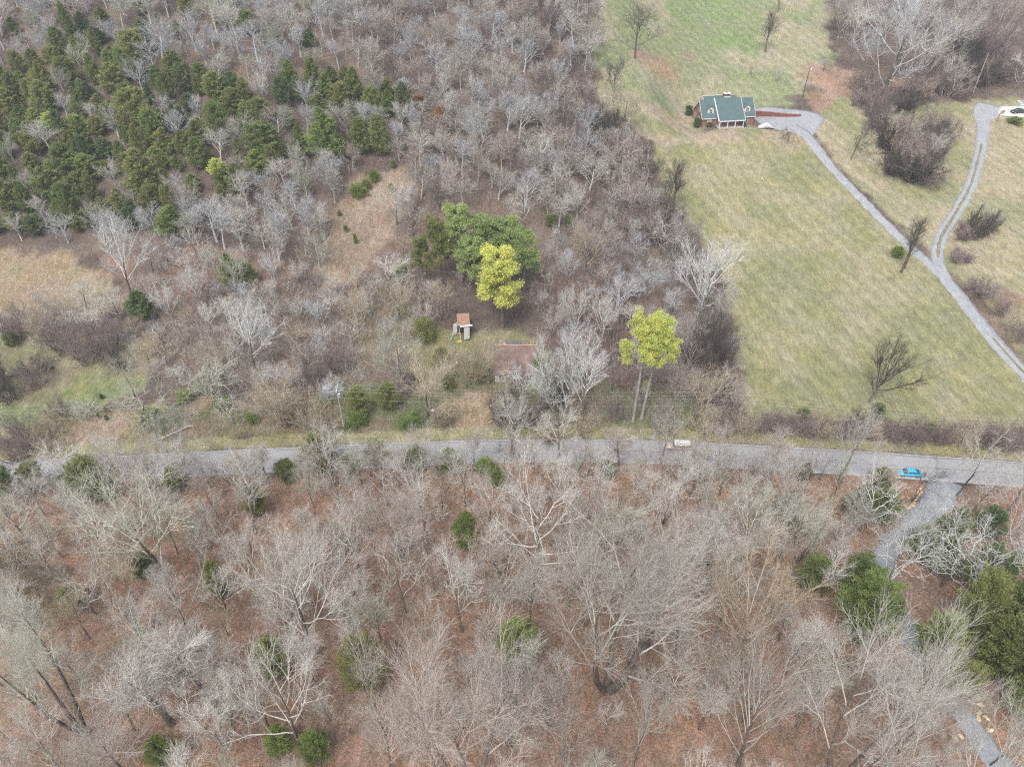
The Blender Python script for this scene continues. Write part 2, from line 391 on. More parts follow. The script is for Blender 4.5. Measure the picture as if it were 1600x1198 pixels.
Q2, o_ = lane('driveway', DRV2, [5.0, 3.9, 3.6, 3.5, 3.4, 3.4, 3.2], .075, gravel2)
LANE = [(1478, 750), (1462, 785), (1430, 815), (1388, 860), (1383, 910), (1409, 962), (1434, 1020), (1483, 1085), (1555, 1185), (1640, 1290), (1740, 1420)]
Q3, o_ = lane('gravel_lane', LANE, [6.6, 5.8, 4.4, 4.0, 3.3, 3.2, 3.0, 3.1, 3.6, 3.6, 3.6], .05, gravel)
def rut(pts, w0, dz, sh=0.0):
    C = px_poly(pts); Q = resample(C, .8); W = w0*(.7+.6*fbm(Q[:, 0]/2, Q[:, 1]/2, 2))
    A, B = offset_line(Q, W)
    o = link(bpy.data.objects.new('grass_strip', strip_between(B, A, 2, dz, rutgrass, 'grass_strip', rag=.2))); tag(o, kind='structure')
rut(DRV2[1:-1], .75, .085)
rut(DRV1[8:], .7, .07)
def pad(name, pts, dz, mat, step=1.0):
    """filled polygon draped on terrain: triangle fan grid clipped by polygon"""
    pw = px_poly(pts); Q = resample(np.vstack([pw, pw[:1]]), 1.0)[:-1]
    c = Q.mean(0); R = [c[None]*0+c]
    rings = 6; V = []
    for k in range(rings+1):
        V.append(c+(Q-c)*max(k/rings, .004))
    V.append(Q)
    V = np.stack(V, 0); z = H(V[..., 0], V[..., 1])+dz; z[-1] -= .35
    V3 = np.concatenate([V, z[..., None]], 2); n = len(Q); m = V3.shape[0]
    i = np.arange(m-1)[:, None]*n+np.arange(n)[None]; j = np.arange(m-1)[:, None]*n+(np.arange(n)[None]+1) % n
    F = np.stack([i, j, j+n, i+n], 2).reshape(-1, 4)
    o = link(bpy.data.objects.new(name, np_mesh(name, V3.reshape(-1, 3), F, mat, smooth=True))); tag(o, kind='structure')
pad('parking_apron', [(1178, 186), (1182, 168), (1230, 170), (1275, 176), (1288, 184), (1280, 200), (1262, 216), (1240, 208), (1200, 199)], .052, gravel2)
pad('parking_apron', [(1521, 168), (1530, 160), (1562, 168), (1562, 180), (1553, 186), (1524, 188)], .08, gravel2)
pad('parking_pad', [(1562, 166), (1640, 168), (1640, 183), (1564, 180)], .09, concrete)
# ------------------------------------------------------------------ branching plants
def tubes(P, R, sides):
    """P (N,K,3) centre lines, R (N,K) radii -> verts, quads"""
    N, K = P.shape[:2]
    T = np.gradient(P, axis=1); T /= np.linalg.norm(T, axis=2, keepdims=True)+1e-9
    m = T.mean(1); ref = np.where(np.abs(m[:, 2:3]) > .8, np.array([[1., 0, 0]]), np.array([[0, 0, 1.]]))
    A = np.cross(T, ref[:, None, :]); A /= np.linalg.norm(A, axis=2, keepdims=True)+1e-9
    B = np.cross(T, A)
    an = np.arange(sides)*2*np.pi/sides
    V = P[:, :, None, :]+R[:, :, None, None]*(np.cos(an)[None, None, :, None]*A[:, :, None]+np.sin(an)[None, None, :, None]*B[:, :, None])
    n = np.arange(N)[:, None, None]*(K*sides); k = np.arange(K-1)[None, :, None]*sides
    s = np.arange(sides)[None, None, :]; s2 = (s+1) % sides
    F = np.stack([n+k+s, n+k+s2, n+k+sides+s2, n+k+sides+s], -1).reshape(-1, 4)
    return V.reshape(-1, 3), F
def join(parts):
    V = []; F = []; o = 0
    for v, f in parts:
        V.append(v); F.append(f+o); o += len(v)
    return np.concatenate(V), np.concatenate(F)
def nrm(v): return v/(np.linalg.norm(v, axis=-1, keepdims=True)+1e-9)
def grow(rng, P, R, n, t0, t1, ang, asd, L, lsd, K, wob, trop, rrel, taper=.35, skew=1.0, topshort=.5, maxz=None):
    """children of every parent branch"""
    N, KP = P.shape[:2]
    idx = np.repeat(np.arange(N), n); M = len(idx)
    t = t0+(t1-t0)*((np.tile(np.arange(n), N)+rng.rand(M))/n)**skew
    f = t*(KP-1); i = np.minimum(f.astype(int), KP-2); fr = (f-i)[:, None]
    p = P[idx, i]*(1-fr)+P[idx, i+1]*fr; tg = nrm(P[idx, i+1]-P[idx, i])
    r = (R[idx, i]*(1-fr[:, 0])+R[idx, i+1]*fr[:, 0])
    ref = nrm(np.cross(tg, np.array([0.31, .52, .79])+.3*rng.randn(M, 3)))
    b = np.cross(tg, ref)
    az = (np.tile(np.arange(n), N)*2.39996+np.repeat(rng.rand(N)*6.28, n))+rng.randn(M)*.35
    side = ref*np.cos(az)[:, None]+b*np.sin(az)[:, None]
    a = np.clip(ang+asd*rng.randn(M), .12, 1.9)[:, None]
    d = nrm(tg*np.cos(a)+side*np.sin(a))
    ln = L*(1+lsd*rng.randn(M)).clip(.35, 2)*(1-topshort*(t-t0)/(t1-t0+1e-6))
    if np.ndim(L): pass
    Q = [p]; st = (ln/(K-1))[:, None]
    for k in range(K-1):
        d = nrm(d+wob*rng.randn(M, 3)+np.array([0, 0, trop]))
        Q.append(Q[-1]+d*st)
    Q = np.stack(Q, 1)
    r0 = np.minimum(r*.85, rrel*(.75+.5*rng.rand(M)))
    tt = np.linspace(0, 1, K)[None]
    RR = r0[:, None]*(1-(1-taper)*tt)
    return Q, RR
def trunk_line(rng, h, K, wob, lean=(0, 0), n=1, spread=0.0, r0=.25, r1=.06):
    P = []; R = []
    for j in range(n):
        a = j*2*np.pi/n+rng.rand()*1.2
        d = nrm(np.array([lean[0]+spread*np.cos(a), lean[1]+spread*np.sin(a), 1.0]))
        q = [np.array([.12*np.cos(a), .12*np.sin(a), -.5])*(1 if n > 1 else 1)]
        hh = h*(1 if j == 0 else .8+.25*rng.rand())
        for k in range(K-1):
            q.append(q[-1]+d*(hh+.5)/(K-1)); d = nrm(d+wob*rng.randn(3)*np.array([1, 1, .3])+np.array([0, 0, .12]))
        P.append(q); t = np.linspace(0, 1, K)
        rr = r0*(1-t)**.8+r1; rr[0] *= 1.35
        R.append(rr*(1 if j == 0 else .75))
    return np.array(P), np.array(R)
ST = {  # style: trunk fraction, first limb t, n1, angle1, L1 rel, wobble, tropism, topshort
 'vase':    dict(tf=.62, t0=.30, n1=12, a1=.62, l1=.50, wob=.075, tr=.085, ts=.35, a2=.55),
 'broom':   dict(tf=.50, t0=.22, n1=14, a1=.52, l1=.62, wob=.05, tr=.06, ts=.30, a2=.42),
 'wide':    dict(tf=.52, t0=.28, n1=11, a1=1.0, l1=.52, wob=.13, tr=.09, ts=.40, a2=.75),
 'crooked': dict(tf=.50, t0=.30, n1=9, a1=.95, l1=.50, wob=.26, tr=.07, ts=.30, a2=.85),
 'narrow':  dict(tf=.80, t0=.35, n1=15, a1=.55, l1=.26, wob=.08, tr=.07, ts=.40, a2=.6),
 'fan':     dict(tf=.74, t0=.26, n1=13, a1=.50, l1=.36, wob=.07, tr=.06, ts=.50, a2=.50),
 'high':    dict(tf=.72, t0=.58, n1=10, a1=.70, l1=.36, wob=.10, tr=.07, ts=.30, a2=.65),
}
def bare_tree_mesh(seed, style, h=16.0, q=1.0, thick=1.0, n=1, sp=0.0, last=True):
    """returns (trunk VF, crown VF, crown radius, height)"""
    rng = np.random.RandomState(seed); s = ST[style]
    r0 = .0145*h*(.8+.4*rng.rand())
    P0, R0 = trunk_line(rng, h*s['tf'], 10, .05 if style != 'crooked' else .13, rng.randn(2)*.05, n, sp, r0, .05)
    nn = max(3, int(s['n1']/(n**.6)))
    P1, R1 = grow(rng, P0, R0, nn, s['t0'], 1.0, s['a1'], .16, h*s['l1'], .18, 9, s['wob'], s['tr'], .072*h/16, .25, topshort=s['ts'])
    P2, R2 = grow(rng, P1, R1, 6, .30, .98, s['a2'], .2, h*.205, .25, 6, s['wob']*1.2, s['tr']*.8, .035*thick, .4)
    P3, R3 = grow(rng, P2, R2, int(5*q+.5), .25, .99, .55, .22, h*.108, .3, 5, s['wob']*1.3, .06, .018*thick, .5)
    lv = [(P1, R1, 5), (P2, R2, 4), (P3, R3, 3)]
    if last:
        P4, R4 = grow(rng, P3, R3, int(4*q+.5), .12, .98, .6, .25, h*.060, .35, 3, s['wob']*1.3, .06, .0125*thick, .6)
        lv.append((P4, R4, 3))
    tr = tubes(P0, R0, 7); cr = join([tubes(*x) for x in lv])
    allp = P3.reshape(-1, 3)
    return tr, cr, float(np.percentile(np.hypot(allp[:, 0], allp[:, 1]), 95)), float(np.percentile(allp[:, 2], 99))
def bush_mesh(seed, h=3.5, stems=12, spread=.8, q=1.0, thick=1.0, wob=.16):
    rng = np.random.RandomState(seed)
    P0, R0 = trunk_line(rng, h*.8, 6, wob, (0, 0), stems, spread, .035*thick, .012*thick)
    P0[:, :, :2] += (rng.randn(stems, 1, 2)*h*.09)
    P1, R1 = grow(rng, P0, R0, 6, .15, 1, .7, .25, h*.38, .3, 5, wob, .07, .02*thick, .4)
    P2, R2 = grow(rng, P1, R1, int(6*q), .1, .98, .7, .3, h*.2, .3, 4, wob, .05, .013*thick, .5)
    P3, R3 = grow(rng, P2, R2, max(1, int(3*q)), .1, .98, .7, .3, h*.11, .3, 3, wob, .03, .011*thick, .6)
    V, F = join([tubes(P0, R0, 4), tubes(P1, R1, 3), tubes(P2, R2, 3), tubes(P3, R3, 3)])
    a = P2.reshape(-1, 3)
    return (V, F), float(np.percentile(np.hypot(a[:, 0], a[:, 1]), 95)), float(np.percentile(a[:, 2], 98))
def leaf_quads(C, D, L, Wd, rng):
    """small leaf-spray faces at centres C, pointing along D: kinked diamond of two tris -> quads"""
    n = len(C); r = nrm(rng.randn(n, 3)); A = nrm(np.cross(D, r)); L = L*(.6+.8*rng.rand(n))[:, None]; Wd = Wd*(.6+.8*rng.rand(n))[:, None]
    V = np.stack([C-D*L*.5, C+A*Wd*.5+D*L*.05, C+D*L*.5, C-A*Wd*.5+D*L*.05], 1)
    return V.reshape(-1, 3), np.arange(n*4).reshape(n, 4)
def cedar_mesh(seed, h=9.0, rad=2.6, nb=84, per=120, leaf=.34, shape=.85, base=.05):
    rng = np.random.RandomState(seed)
    t = (np.arange(nb)+rng.rand(nb))/nb; z = h*(base+(1-base)*t**.85)
    prof = rad*np.clip(1-t, 0, 1)**shape*(.35+.65*sstep(0, .16, t))+.12
    az = np.arange(nb)*2.39996+rng.randn(nb)*.5
    lump = .72+.5*vnoise(np.cos(az)*1.3+seed, t*5+seed)+.34*rng.rand(nb)-.1
    ln = prof*lump
    d = np.stack([np.cos(az), np.sin(az), .35+.5*t+.12*rng.randn(nb)], 1)
    cx = rng.randn(2)*.03*h
    cen = np.stack([cx[0]*np.sin(t*3), cx[1]*np.sin(t*3), z-.25*ln], 1)
    b = np.repeat(np.arange(nb), per); M = len(b)
    s = rng.rand(M)**.6
    C = cen[b]+d[b]*(ln[b]*s)[:, None]
    C += rng.randn(M, 3)*(.08+.125*ln[b]*(1.15-.75*s))[:, None]*np.array([1, 1, .75]); C[:, 2] += .22*ln[b]*s**2
    D = nrm(d[b]*.6+nrm(rng.randn(M, 3))*.8+np.array([0, 0, .45]))
    Vf = leaf_quads(C, D, leaf*1.5, leaf*.42, rng)
    P0, R0 = trunk_line(rng, h*.93, 8, .02, (0, 0), 1, 0, .018*h, .015)
    tips = cen+d*(ln*.75)[:, None]
    P1 = np.stack([cen*(1-k)+tips*k for k in np.linspace(0, 1, 4)], 1); R1 = np.tile(np.array([.045, .035, .022, .01]), (nb, 1))
    return join([tubes(P0, R0, 5), tubes(P1, R1, 3)]), Vf
def pine_mesh(seed, h=15, rad=4.5, start=.55, nb=34, clumps=4, per=130, leaf=.34, stems=((0, 0, 0),), csize=.85, dead=True, flat=.62):
    rng = np.random.RandomState(seed); TV = []; LV = []
    for (ox, oy, lean) in stems:
        P0, R0 = trunk_line(rng, h*(.97 if lean == 0 else .93), 10, .03, (lean, 0), 1, 0, .016*h, .05)
        P0[..., 0] += ox; P0[..., 1] += oy
        P1, R1 = grow(rng, P0, R0, nb, start, 1, 1.05, .25, rad*1.05, .22, 6, .12, .10, .075, .3, topshort=.62)
        P2, R2 = grow(rng, P1, R1, 4, .35, .98, .75, .25, rad*.33, .3, 4, .15, .10, .03, .4)
        TV += [tubes(P0, R0, 7), tubes(P1, R1, 4), tubes(P2, R2, 3)]
        if dead:
            P3, R3 = grow(rng, P0, R0, 12, .16, start, 1.35, .2, rad*.55, .35, 5, .14, -.01, .03, .3)
            TV.append(tubes(P3, R3, 3))
        tips = np.concatenate([P2[:, -1], P2[:, 2], P1[:, -1], P1[:, 4]])
        keep = rng.rand(len(tips)) < .95; tips = tips[keep]
        M = len(tips)*per; k = np.repeat(np.arange(len(tips)), per)
        o = nrm(rng.randn(M, 3))*(rng.rand(M)**.45)[:, None]; sz = (csize*(.6+.7*rng.rand(len(tips))))[k][:, None]
        C = tips[k]+o*sz*np.array([1, 1, flat]); D = nrm(o+.6*rng.randn(M, 3)+np.array([0, 0, .5]))
        LV.append(leaf_quads(C, D, leaf, leaf*.45, rng))
    return join(TV), join(LV)

# ---- template meshes (shared by all copies)
def pack(name_t, name_c, tr, cr, cr_mat, tmat=TRUNKM):
    return np_mesh(name_t, tr[0], tr[1], tmat, True), np_mesh(name_c, cr[0], cr[1], cr_mat, False)
TREES = {}   # style -> list of dict(trunk, crown, R, Hh)
def add_t(key, style, seeds, **kw):
    TREES.setdefault(key, [])
    for sdd in seeds:
        tr, cr, R_, Hh = bare_tree_mesh(sdd, style, **kw)
        a, b = pack('trunk', 'crown', tr, cr, BARK['grey'])
        TREES[key].append(dict(t=a, c=b, R=R_, H=Hh, raw=(tr, cr)))
NEARKW = dict(q=1.12, thick=1.15)
add_t('vase', 'vase', [11, 12, 13], **NEARKW)
add_t('broom', 'broom', [21, 22, 23], **NEARKW)
add_t('wide', 'wide', [31, 32, 33], **NEARKW)
add_t('crooked', 'crooked', [41, 42, 43], q=1.0, thick=1.3)
add_t('narrow', 'narrow', [51, 52], q=1.1, thick=1.1)
add_t('multi', 'fan', [61, 62, 63], n=3, sp=.42, h=21, q=1.5, thick=.95)
add_t('far', 'vase', [71, 72], q=1.15, thick=2.6, h=11)
add_t('far', 'broom', [73, 74], q=1.15, thick=2.6, h=11)
add_t('far', 'wide', [75, 78], q=1.15, thick=2.6, h=11)
add_t('far', 'high', [76], q=1.15, thick=2.6, h=11)
for st_, sds in (('vase', [151, 152]), ('broom', [153, 154]), ('wide', [155, 156, 157]), ('crooked', [158, 159]), ('narrow', [160])):
    add_t('f_'+st_, st_, sds, q=1.1, thick=2.0, h=13)
add_t('stout', 'fan', [171, 172], n=2, sp=.35, h=15, q=.9, thick=1.7)
BUSH = []; BUSHF = []
for sdd, st, sp in [(85, 14, .8), (86, 18, 1.0), (87, 11, .6)]:
    vf, R_, Hh = bush_mesh(sdd, 4.0, st, sp, 1.25, 2.8, .18)
    BUSHF.append(dict(m=np_mesh('shrub', vf[0], vf[1], BARK['tan']), R=R_, H=Hh))
for k, (sdd, st, sp, q, wb) in enumerate([(81, 14, .8, 1.0, .16), (82, 10, .55, 1.2, .12), (83, 18, 1.1, .9, .2), (84, 12, .7, 1.1, .25)]):
    vf, R_, Hh = bush_mesh(sdd, 4.0, st, sp, q, 1.5, wb)
    BUSH.append(dict(m=np_mesh('shrub', vf[0], vf[1], BARK['tan']), R=R_, H=Hh, raw=vf))
CEDAR = []
for sdd, hh, rr, shp in [(91, 9, 2.5, .8), (92, 9, 2.2, .7), (93, 9, 3.0, .62), (94, 9, 2.7, .95), (95, 9, 3.4, .5)]:
    tv, lv = cedar_mesh(sdd, hh, rr, shape=shp)
    CEDAR.append(dict(t=np_mesh('trunk', tv[0], tv[1], TRUNKM, True), c=np_mesh('crown', lv[0], lv[1], FOL['cedar']), R=rr*1.05, H=9.2))
CEDAR_N = []
for sdd, hh, rr, shp in [(191, 9, 2.5, .8), (192, 9, 2.7, .62), (193, 9, 3.0, .55), (194, 9, 2.7, .95), (195, 9, 3.4, .5)]:
    tv, lv = cedar_mesh(sdd, hh, rr, nb=96, per=260, leaf=.19, shape=shp)
    CEDAR_N.append(dict(t=np_mesh('trunk', tv[0], tv[1], TRUNKM, True), c=np_mesh('crown', lv[0], lv[1], FOL['cedar']), R=rr*1.05, H=9.2))
GBUSH = []
for sdd, rr, shp in [(101, 1.5, .4), (102, 1.3, .55)]:
    tv, lv = cedar_mesh(sdd, 2.6, rr, nb=70, per=130, leaf=.13, shape=shp)
    V_, F_ = lv
    GBUSH.append(dict(m=np_mesh('evergreen_shrub', V_, F_, FOL['green']), R=rr*1.1, H=2.8))
# bare-looking greenish bramble for underbrush
# ------------------------------------------------------------------ labels for plants
LMK = [('the blue car', 1419, 737), ('the white-roofed vehicle', 1059, 694), ('the brown-roofed house', 802, 565), ('the ruined shed', 722, 512),
 ('the yellow-green pine', 1003, 550), ('the green-roofed house', 1130, 175), ('the transformer pole', 533, 640),
 ('the stone row', 1430, 780), ('the lone field tree', 1370, 590), ('the hillside clearing', 560, 350), ('the left meadow', 60, 440),
 ('the gravel lane bend', 1383, 885), ('the lower right cedars', 1540, 980), ('the bottom left corner', 20, 1190), ('the bottom right corner', 1590, 1190),
 ('the bottom edge middle', 800, 1195), ('the top left corner', 10, 10), ('the top edge middle', 780, 5), ('the green pine clump', 755, 390), ('the driveway fork', 1475, 425),
 ('the big hillside cedar', 510, 225), ('the leaning left pole', 20, 680), ('the parked black car', 1585, 175), ('the left frame edge', 5, 880),
 ('the twin-trunk tree', 940, 1010), ('the farm lawn oak', 993, 60), ('the near wood middle', 560, 985), ('the top right corner', 1590, 10), ('the pale sycamore', 1390, 90)]
def where(px, py):
    best = min(LMK, key=lambda l: (l[1]-px)**2+(l[2]-py)**2)
    dx = px-best[1]; dy = py-best[2]; d = math.hypot(dx, dy)
    ad = abs(dx); bd = abs(dy)
    if ad > 2.2*bd: dr = 'right of' if dx > 0 else 'left of'
    elif bd > 2.2*ad: dr = 'below' if dy > 0 else 'above'
    else: dr = ('below ' if dy > 0 else 'above ')+('right of' if dx > 0 else 'left of')
    q = 'just ' if d < 45 else ('' if d < 120 else 'well ')
    return q+dr+' '+best[0]
PENDING = []   # (object, base label, px)
ORD = ['first', 'second', 'third', 'fourth', 'fifth', 'sixth', 'seventh', 'eighth', 'ninth', 'tenth']
def finish_labels():
    d = {}
    for o, lab, px in PENDING: d.setdefault(lab, []).append((px, o))
    for lab, L in d.items():
        if len(L) == 1: L[0][1]['label'] = lab; continue
        L.sort(key=lambda x: x[0])
        n = len(L)
        for i, (px, o) in enumerate(L):
            if n == 2: s = ('left' if i == 0 else 'right')+' one'
            elif i < 10: s = ORD[i]+' from left'
            else: s = 'number %d from left' % (i+1)
            o['label'] = lab+', '+s
TONE = {'brush': 'brown', 'white': 'white-barked', 'silver': 'silvery', 'pale': 'whitish', 'grey': 'grey', 'rosy': 'pinkish-grey', 'tan': 'tan', 'lichen': 'greenish-grey', 'purple': 'dusky', 'dark': 'dark'}
FORM = {'stout': 'forking', 'vase': 'vase-shaped', 'broom': 'broom-shaped', 'wide': 'spreading', 'crooked': 'crooked', 'narrow': 'narrow', 'multi': 'many-stemmed', 'far': 'fine-twigged'}
PLACED = []   # xy of everything standing, for spacing
def set_mat(o, m):
    o.material_slots[0].link = 'OBJECT'; o.material_slots[0].material = m
COUNT = {'bare': 0}
def put_bare(B, h, wid, style, tone, rng, group, rz=None, lean=None, label=None):
    dp = proj(B)[0][2]; T = TREES['f_'+style] if (dp > 172 and 'f_'+style in TREES) else TREES[style]; T = T[rng.randint(len(T))]
    sz = h/T['H']; sx = np.clip(wid/2/T['R'], sz*.5, sz*1.75)
    nm_ = 'bare_tree' if h >= 10.5 else 'shorter_tree'  # same leafless trees throughout; height alone picks the name, age unknown
    ca_ = proj((B[0], B[1], B[2]+h))[0]; r_ = (wid/2+1)*FPX/ca_[2]; cb_ = proj(B)[0]
    if rng is not RS and (max(ca_[0], cb_[0])+r_ < 0 or min(ca_[0], cb_[0])-r_ > 1600 or min(ca_[1], cb_[1])-r_*.6 > 1198): return None
    e = empty(nm_, (B[0], B[1], B[2]), rng.rand()*6.28 if rz is None else rz, (sx, sx, sz))
    if lean: e.rotation_mode = 'XYZ'; e.rotation_euler = (lean[0], lean[1], e.rotation_euler[2])
    a = link(bpy.data.objects.new('trunk', T['t']), e); b = link(bpy.data.objects.new('crown', T['c']), e)
    if tone != 'grey': set_mat(b, BARK[tone])
    p = proj(B)[0]; c = proj((B[0], B[1], B[2]+h*.6))[0]
    hs_ = 'tall' if h > 15 else ('small' if h < 8 else 'mid-sized')
    tag(e, None, 'tree', group)
    if label: e['label'] = label
    else: PENDING.append((e, '%s %s %s %s %s' % (hs_, TONE[tone], FORM[style], nm_.replace('_', ' '), where(c[0], c[1])), c[0]))
    PLACED.append((B[0], B[1])); COUNT['bare'] += (nm_ == 'bare_tree')
    return e
def bare_px(bx, by, ty, wpx, style='vase', tone='grey', rng=RS, group='bare woodland trees', label=None, lean=None, rz=None):
    B = g1(bx, by); h = height_for(B, ty); d = proj(B)[0][2]-h*.5*SP
    return put_bare(B, h, wpx*d/FPX, style, tone, rng, group, rz, lean, label)
def put_cedar(B, h, wid, tone, rng, group, label=None, var=None, name='cedar_tree'):
    CL_ = CEDAR_N if proj(B)[0][2] < 180 else CEDAR
    T = CL_[rng.randint(len(CL_)) if var is None else var]
    sz = h/T['H']; sx = np.clip(wid/2/T['R'], sz*.45, sz*1.9)
    e = empty(name, B, rng.rand()*6.28, (sx, sx, sz))
    a = link(bpy.data.objects.new('trunk', T['t']), e); b = link(bpy.data.objects.new('crown', T['c']), e)
    if tone != 'cedar': set_mat(b, FOL[tone])
    c = proj((B[0], B[1], B[2]+h*.5))[0]
    tag(e, None, 'tree', group)
    W_ = {'cedar': 'green', 'olive': 'olive', 'green': 'bright green', 'dark': 'dark green', 'yellow': 'yellow-green'}[tone]
    if label: e['label'] = label
    else: PENDING.append((e, '%s %s cedar %s' % ('big' if h > 9 else ('small' if h < 5 else 'mid-sized'), W_, where(c[0], c[1])), c[0]))
    PLACED.append((B[0], B[1])); return e
def cedar_px(cx, cy, wpx, hpx, tone='cedar', rng=RS, group='cedars', label=None, var=None):
    by = cy+hpx*.36; B = g1(cx, by); h = max(1.2, height_for(B, cy-hpx/2)); d = proj(B)[0][2]
    return put_cedar(B, h, wpx*d/FPX, tone, rng, group, label, var)
def put_shrub(B, h, wid, tone, rng, group='bare shrubs', label=None):
    T = BUSHF[rng.randint(len(BUSHF))] if B[1] > 165 else BUSH[rng.randint(len(BUSH))]
    sz = h/T['H']; sx = np.clip(wid/2/T['R'], sz*.5, sz*2.2)
    o = link(bpy.data.objects.new('bare_shrub', T['m'])); o.location = B; o.rotation_euler = (0, 0, rng.rand()*6.28); o.scale = (sx, sx, sz)
    if tone != 'tan': set_mat(o, BARK[tone])
    c = proj((B[0], B[1], B[2]+h*.5))[0]; tag(o, None, 'shrub', group)
    if label: o['label'] = label
    else: PENDING.append((o, '%s %s leafless shrub %s' % ('tall' if h > 4 else 'low', TONE[tone], where(c[0], c[1])), c[0]))
    PLACED.append((B[0], B[1])); return o
def shrub_px(cx, cy, wpx, hpx, tone='tan', rng=RS, label=None, group='bare shrubs'):
    by = cy+hpx*.40; B = g1(cx, by); h = max(.8, height_for(B, cy-hpx/2)); d = proj(B)[0][2]
    return put_shrub(B, h, wpx*d/FPX, tone, rng, group, label)
def put_gbush(B, h, wid, tone, rng, group='evergreen shrubs', label=None):
    T = GBUSH[rng.randint(len(GBUSH))]
    o = link(bpy.data.objects.new('evergreen_shrub', T['m'])); o.location = B; o.rotation_euler = (0, 0, rng.rand()*6.28)
    o.scale = (wid/2/T['R'], wid/2/T['R'], h/T['H'])
    if tone != 'green': set_mat(o, FOL[tone])
    c = proj((B[0], B[1], B[2]+h*.5))[0]; tag(o, None, 'shrub', group)
    W_ = {'cedar': 'green', 'olive': 'olive', 'green': 'bright green', 'dark': 'dark green', 'yellow': 'yellow-green'}[tone]
    if label: o['label'] = label
    else: PENDING.append((o, 'small %s leafy shrub %s' % (W_, where(c[0], c[1])), c[0]))
    return o
def gbush_px(cx, cy, wpx, hpx, tone='green', rng=RS, label=None, group='evergreen shrubs'):
    by = cy+hpx*.38; B = g1(cx, by); h = max(.6, height_for(B, cy-hpx/2)); d = proj(B)[0][2]
    return put_gbush(B, h, wpx*d/FPX, tone, rng, group, label)
def scatter(polypx, spacing, rng, maxn=10000, excl=(), near=True, jit=1.0):
    """blue-noise points inside a polygon of photo pixels, away from lanes and things already standing"""
    pw = px_poly(polypx); lo = pw.min(0); hi = pw.max(0)
    n = int((hi-lo).prod()/(spacing**2)*6); C = lo+rng.rand(n, 2)*(hi-lo)
    C = C[inpoly(C, pw)]
    for line, wd in LANES:
        dd = np.min(np.linalg.norm(C[:, None]-line[None, ::4], axis=2), 1); C = C[dd > wd]
    for e in excl: C = C[~inpoly(C, e)]
    cell = {}; out = []; s = spacing
    def key(p): return (int(math.floor(p[0]/s)), int(math.floor(p[1]/s)))
    if near:
        for p in PLACED: cell.setdefault(key(p), []).append(p)
    for p in C:
        k = key(p); ok = True
        for a in (-1, 0, 1):
            for b in (-1, 0, 1):
                for q in cell.get((k[0]+a, k[1]+b), ()):
                    if (q[0]-p[0])**2+(q[1]-p[1])**2 < s*s*(jit if jit < 1 else 1): ok = False
        if ok:
            cell.setdefault(k, []).append((p[0], p[1])); out.append(p)
            if len(out) >= maxn: break
    out = np.array(out).reshape(-1, 2)
    return np.concatenate([out, H(out[:, 0], out[:, 1])[:, None]], 1)
LANES = [(Q1[:, :2], 3.2), (Q2[:, :2], 3.0), (Q3[:, :2], 3.2), ((fa+na)/2, 5.6)]
def pick(rng, items, ws):
    ws = np.array(ws, float); return items[rng.choice(len(items), p=ws/ws.sum())]
# ------------------------------------------------------------------ hand-placed plants
WG = 'bare trees of the wood below the road'
MG = 'bare trees between the road and the hill'
for a in [  # base x, base y, top y, crown width px, style, tone
 (133, 1145, 955, 170, 'multi', 'lichen'), (495, 1025, 830, 210, 'wide', 'pale'), (721, 987, 850, 100, 'wide', 'pale'), (634, 958, 845, 70, 'crooked', 'pale'),
 (735, 1235, 1020, 240, 'multi', 'rosy'), (990, 1195, 1075, 90, 'vase', 'grey'), (841, 912, 735, 190, 'wide', 'pale'),
 (827, 990, 860, 70, 'narrow', 'grey'), (1158, 1045, 880, 230, 'broom', 'tan'), (1151, 1200, 1010, 180, 'broom', 'grey'), (1296, 1225, 985, 210, 'multi', 'pale'),
 (1370, 1215, 1040, 130, 'broom', 'grey'), (1155, 890, 770, 170, 'broom', 'grey'), (1283, 930, 868, 60, 'vase', 'pale'), (1030, 960, 800, 110, 'vase', 'pale'),
 (1010, 1010, 850, 120, 'narrow', 'grey'), (565, 900, 780, 80, 'vase', 'pale'), (580, 1110, 1000, 90, 'vase', 'grey'), (470, 1170, 1000, 180, 'wide', 'pale'),
 (265, 900, 760, 210, 'broom', 'lichen'), (300, 1000, 900, 120, 'wide', 'grey'), (160, 870, 800, 120, 'wide', 'pale'), (270, 1130, 1020, 130, 'narrow', 'pale'),
 (150, 960, 900, 90, 'crooked', 'pale'), (400, 830, 720, 110, 'vase', 'pale'), (520, 760, 665, 95, 'vase', 'pale'), (665, 830, 720, 110, 'broom', 'pale'),
 (640, 760, 690, 70, 'vase', 'grey'), (918, 812, 705, 110, 'crooked', 'pale'), (1470, 1310, 1110, 110, 'vase', 'pale'), (1650, 1260, 1090, 120, 'vase', 'pale'),
 (60, 860, 770, 120, 'wide', 'lichen'), (30, 960, 860, 60, 'crooked', 'grey'), (1220, 820, 730, 110, 'broom', 'grey'), (1325, 850, 775, 60, 'broom', 'grey'),
 (330, 1100, 985, 110, 'narrow', 'pale'), (420, 1140, 1050, 100, 'vase', 'grey'), (610, 1210, 1080, 120, 'broom', 'rosy'), (880, 1200, 1060, 130, 'broom', 'rosy'),
 (220, 1240, 1110, 120, 'vase', 'rosy')]:
    bare_px(*a, group=WG)
bare_px(947, 1075, 825, 270, 'multi', 'grey', group=WG, label='largest multi-trunk pale bare tree in the middle of the wood below the road')
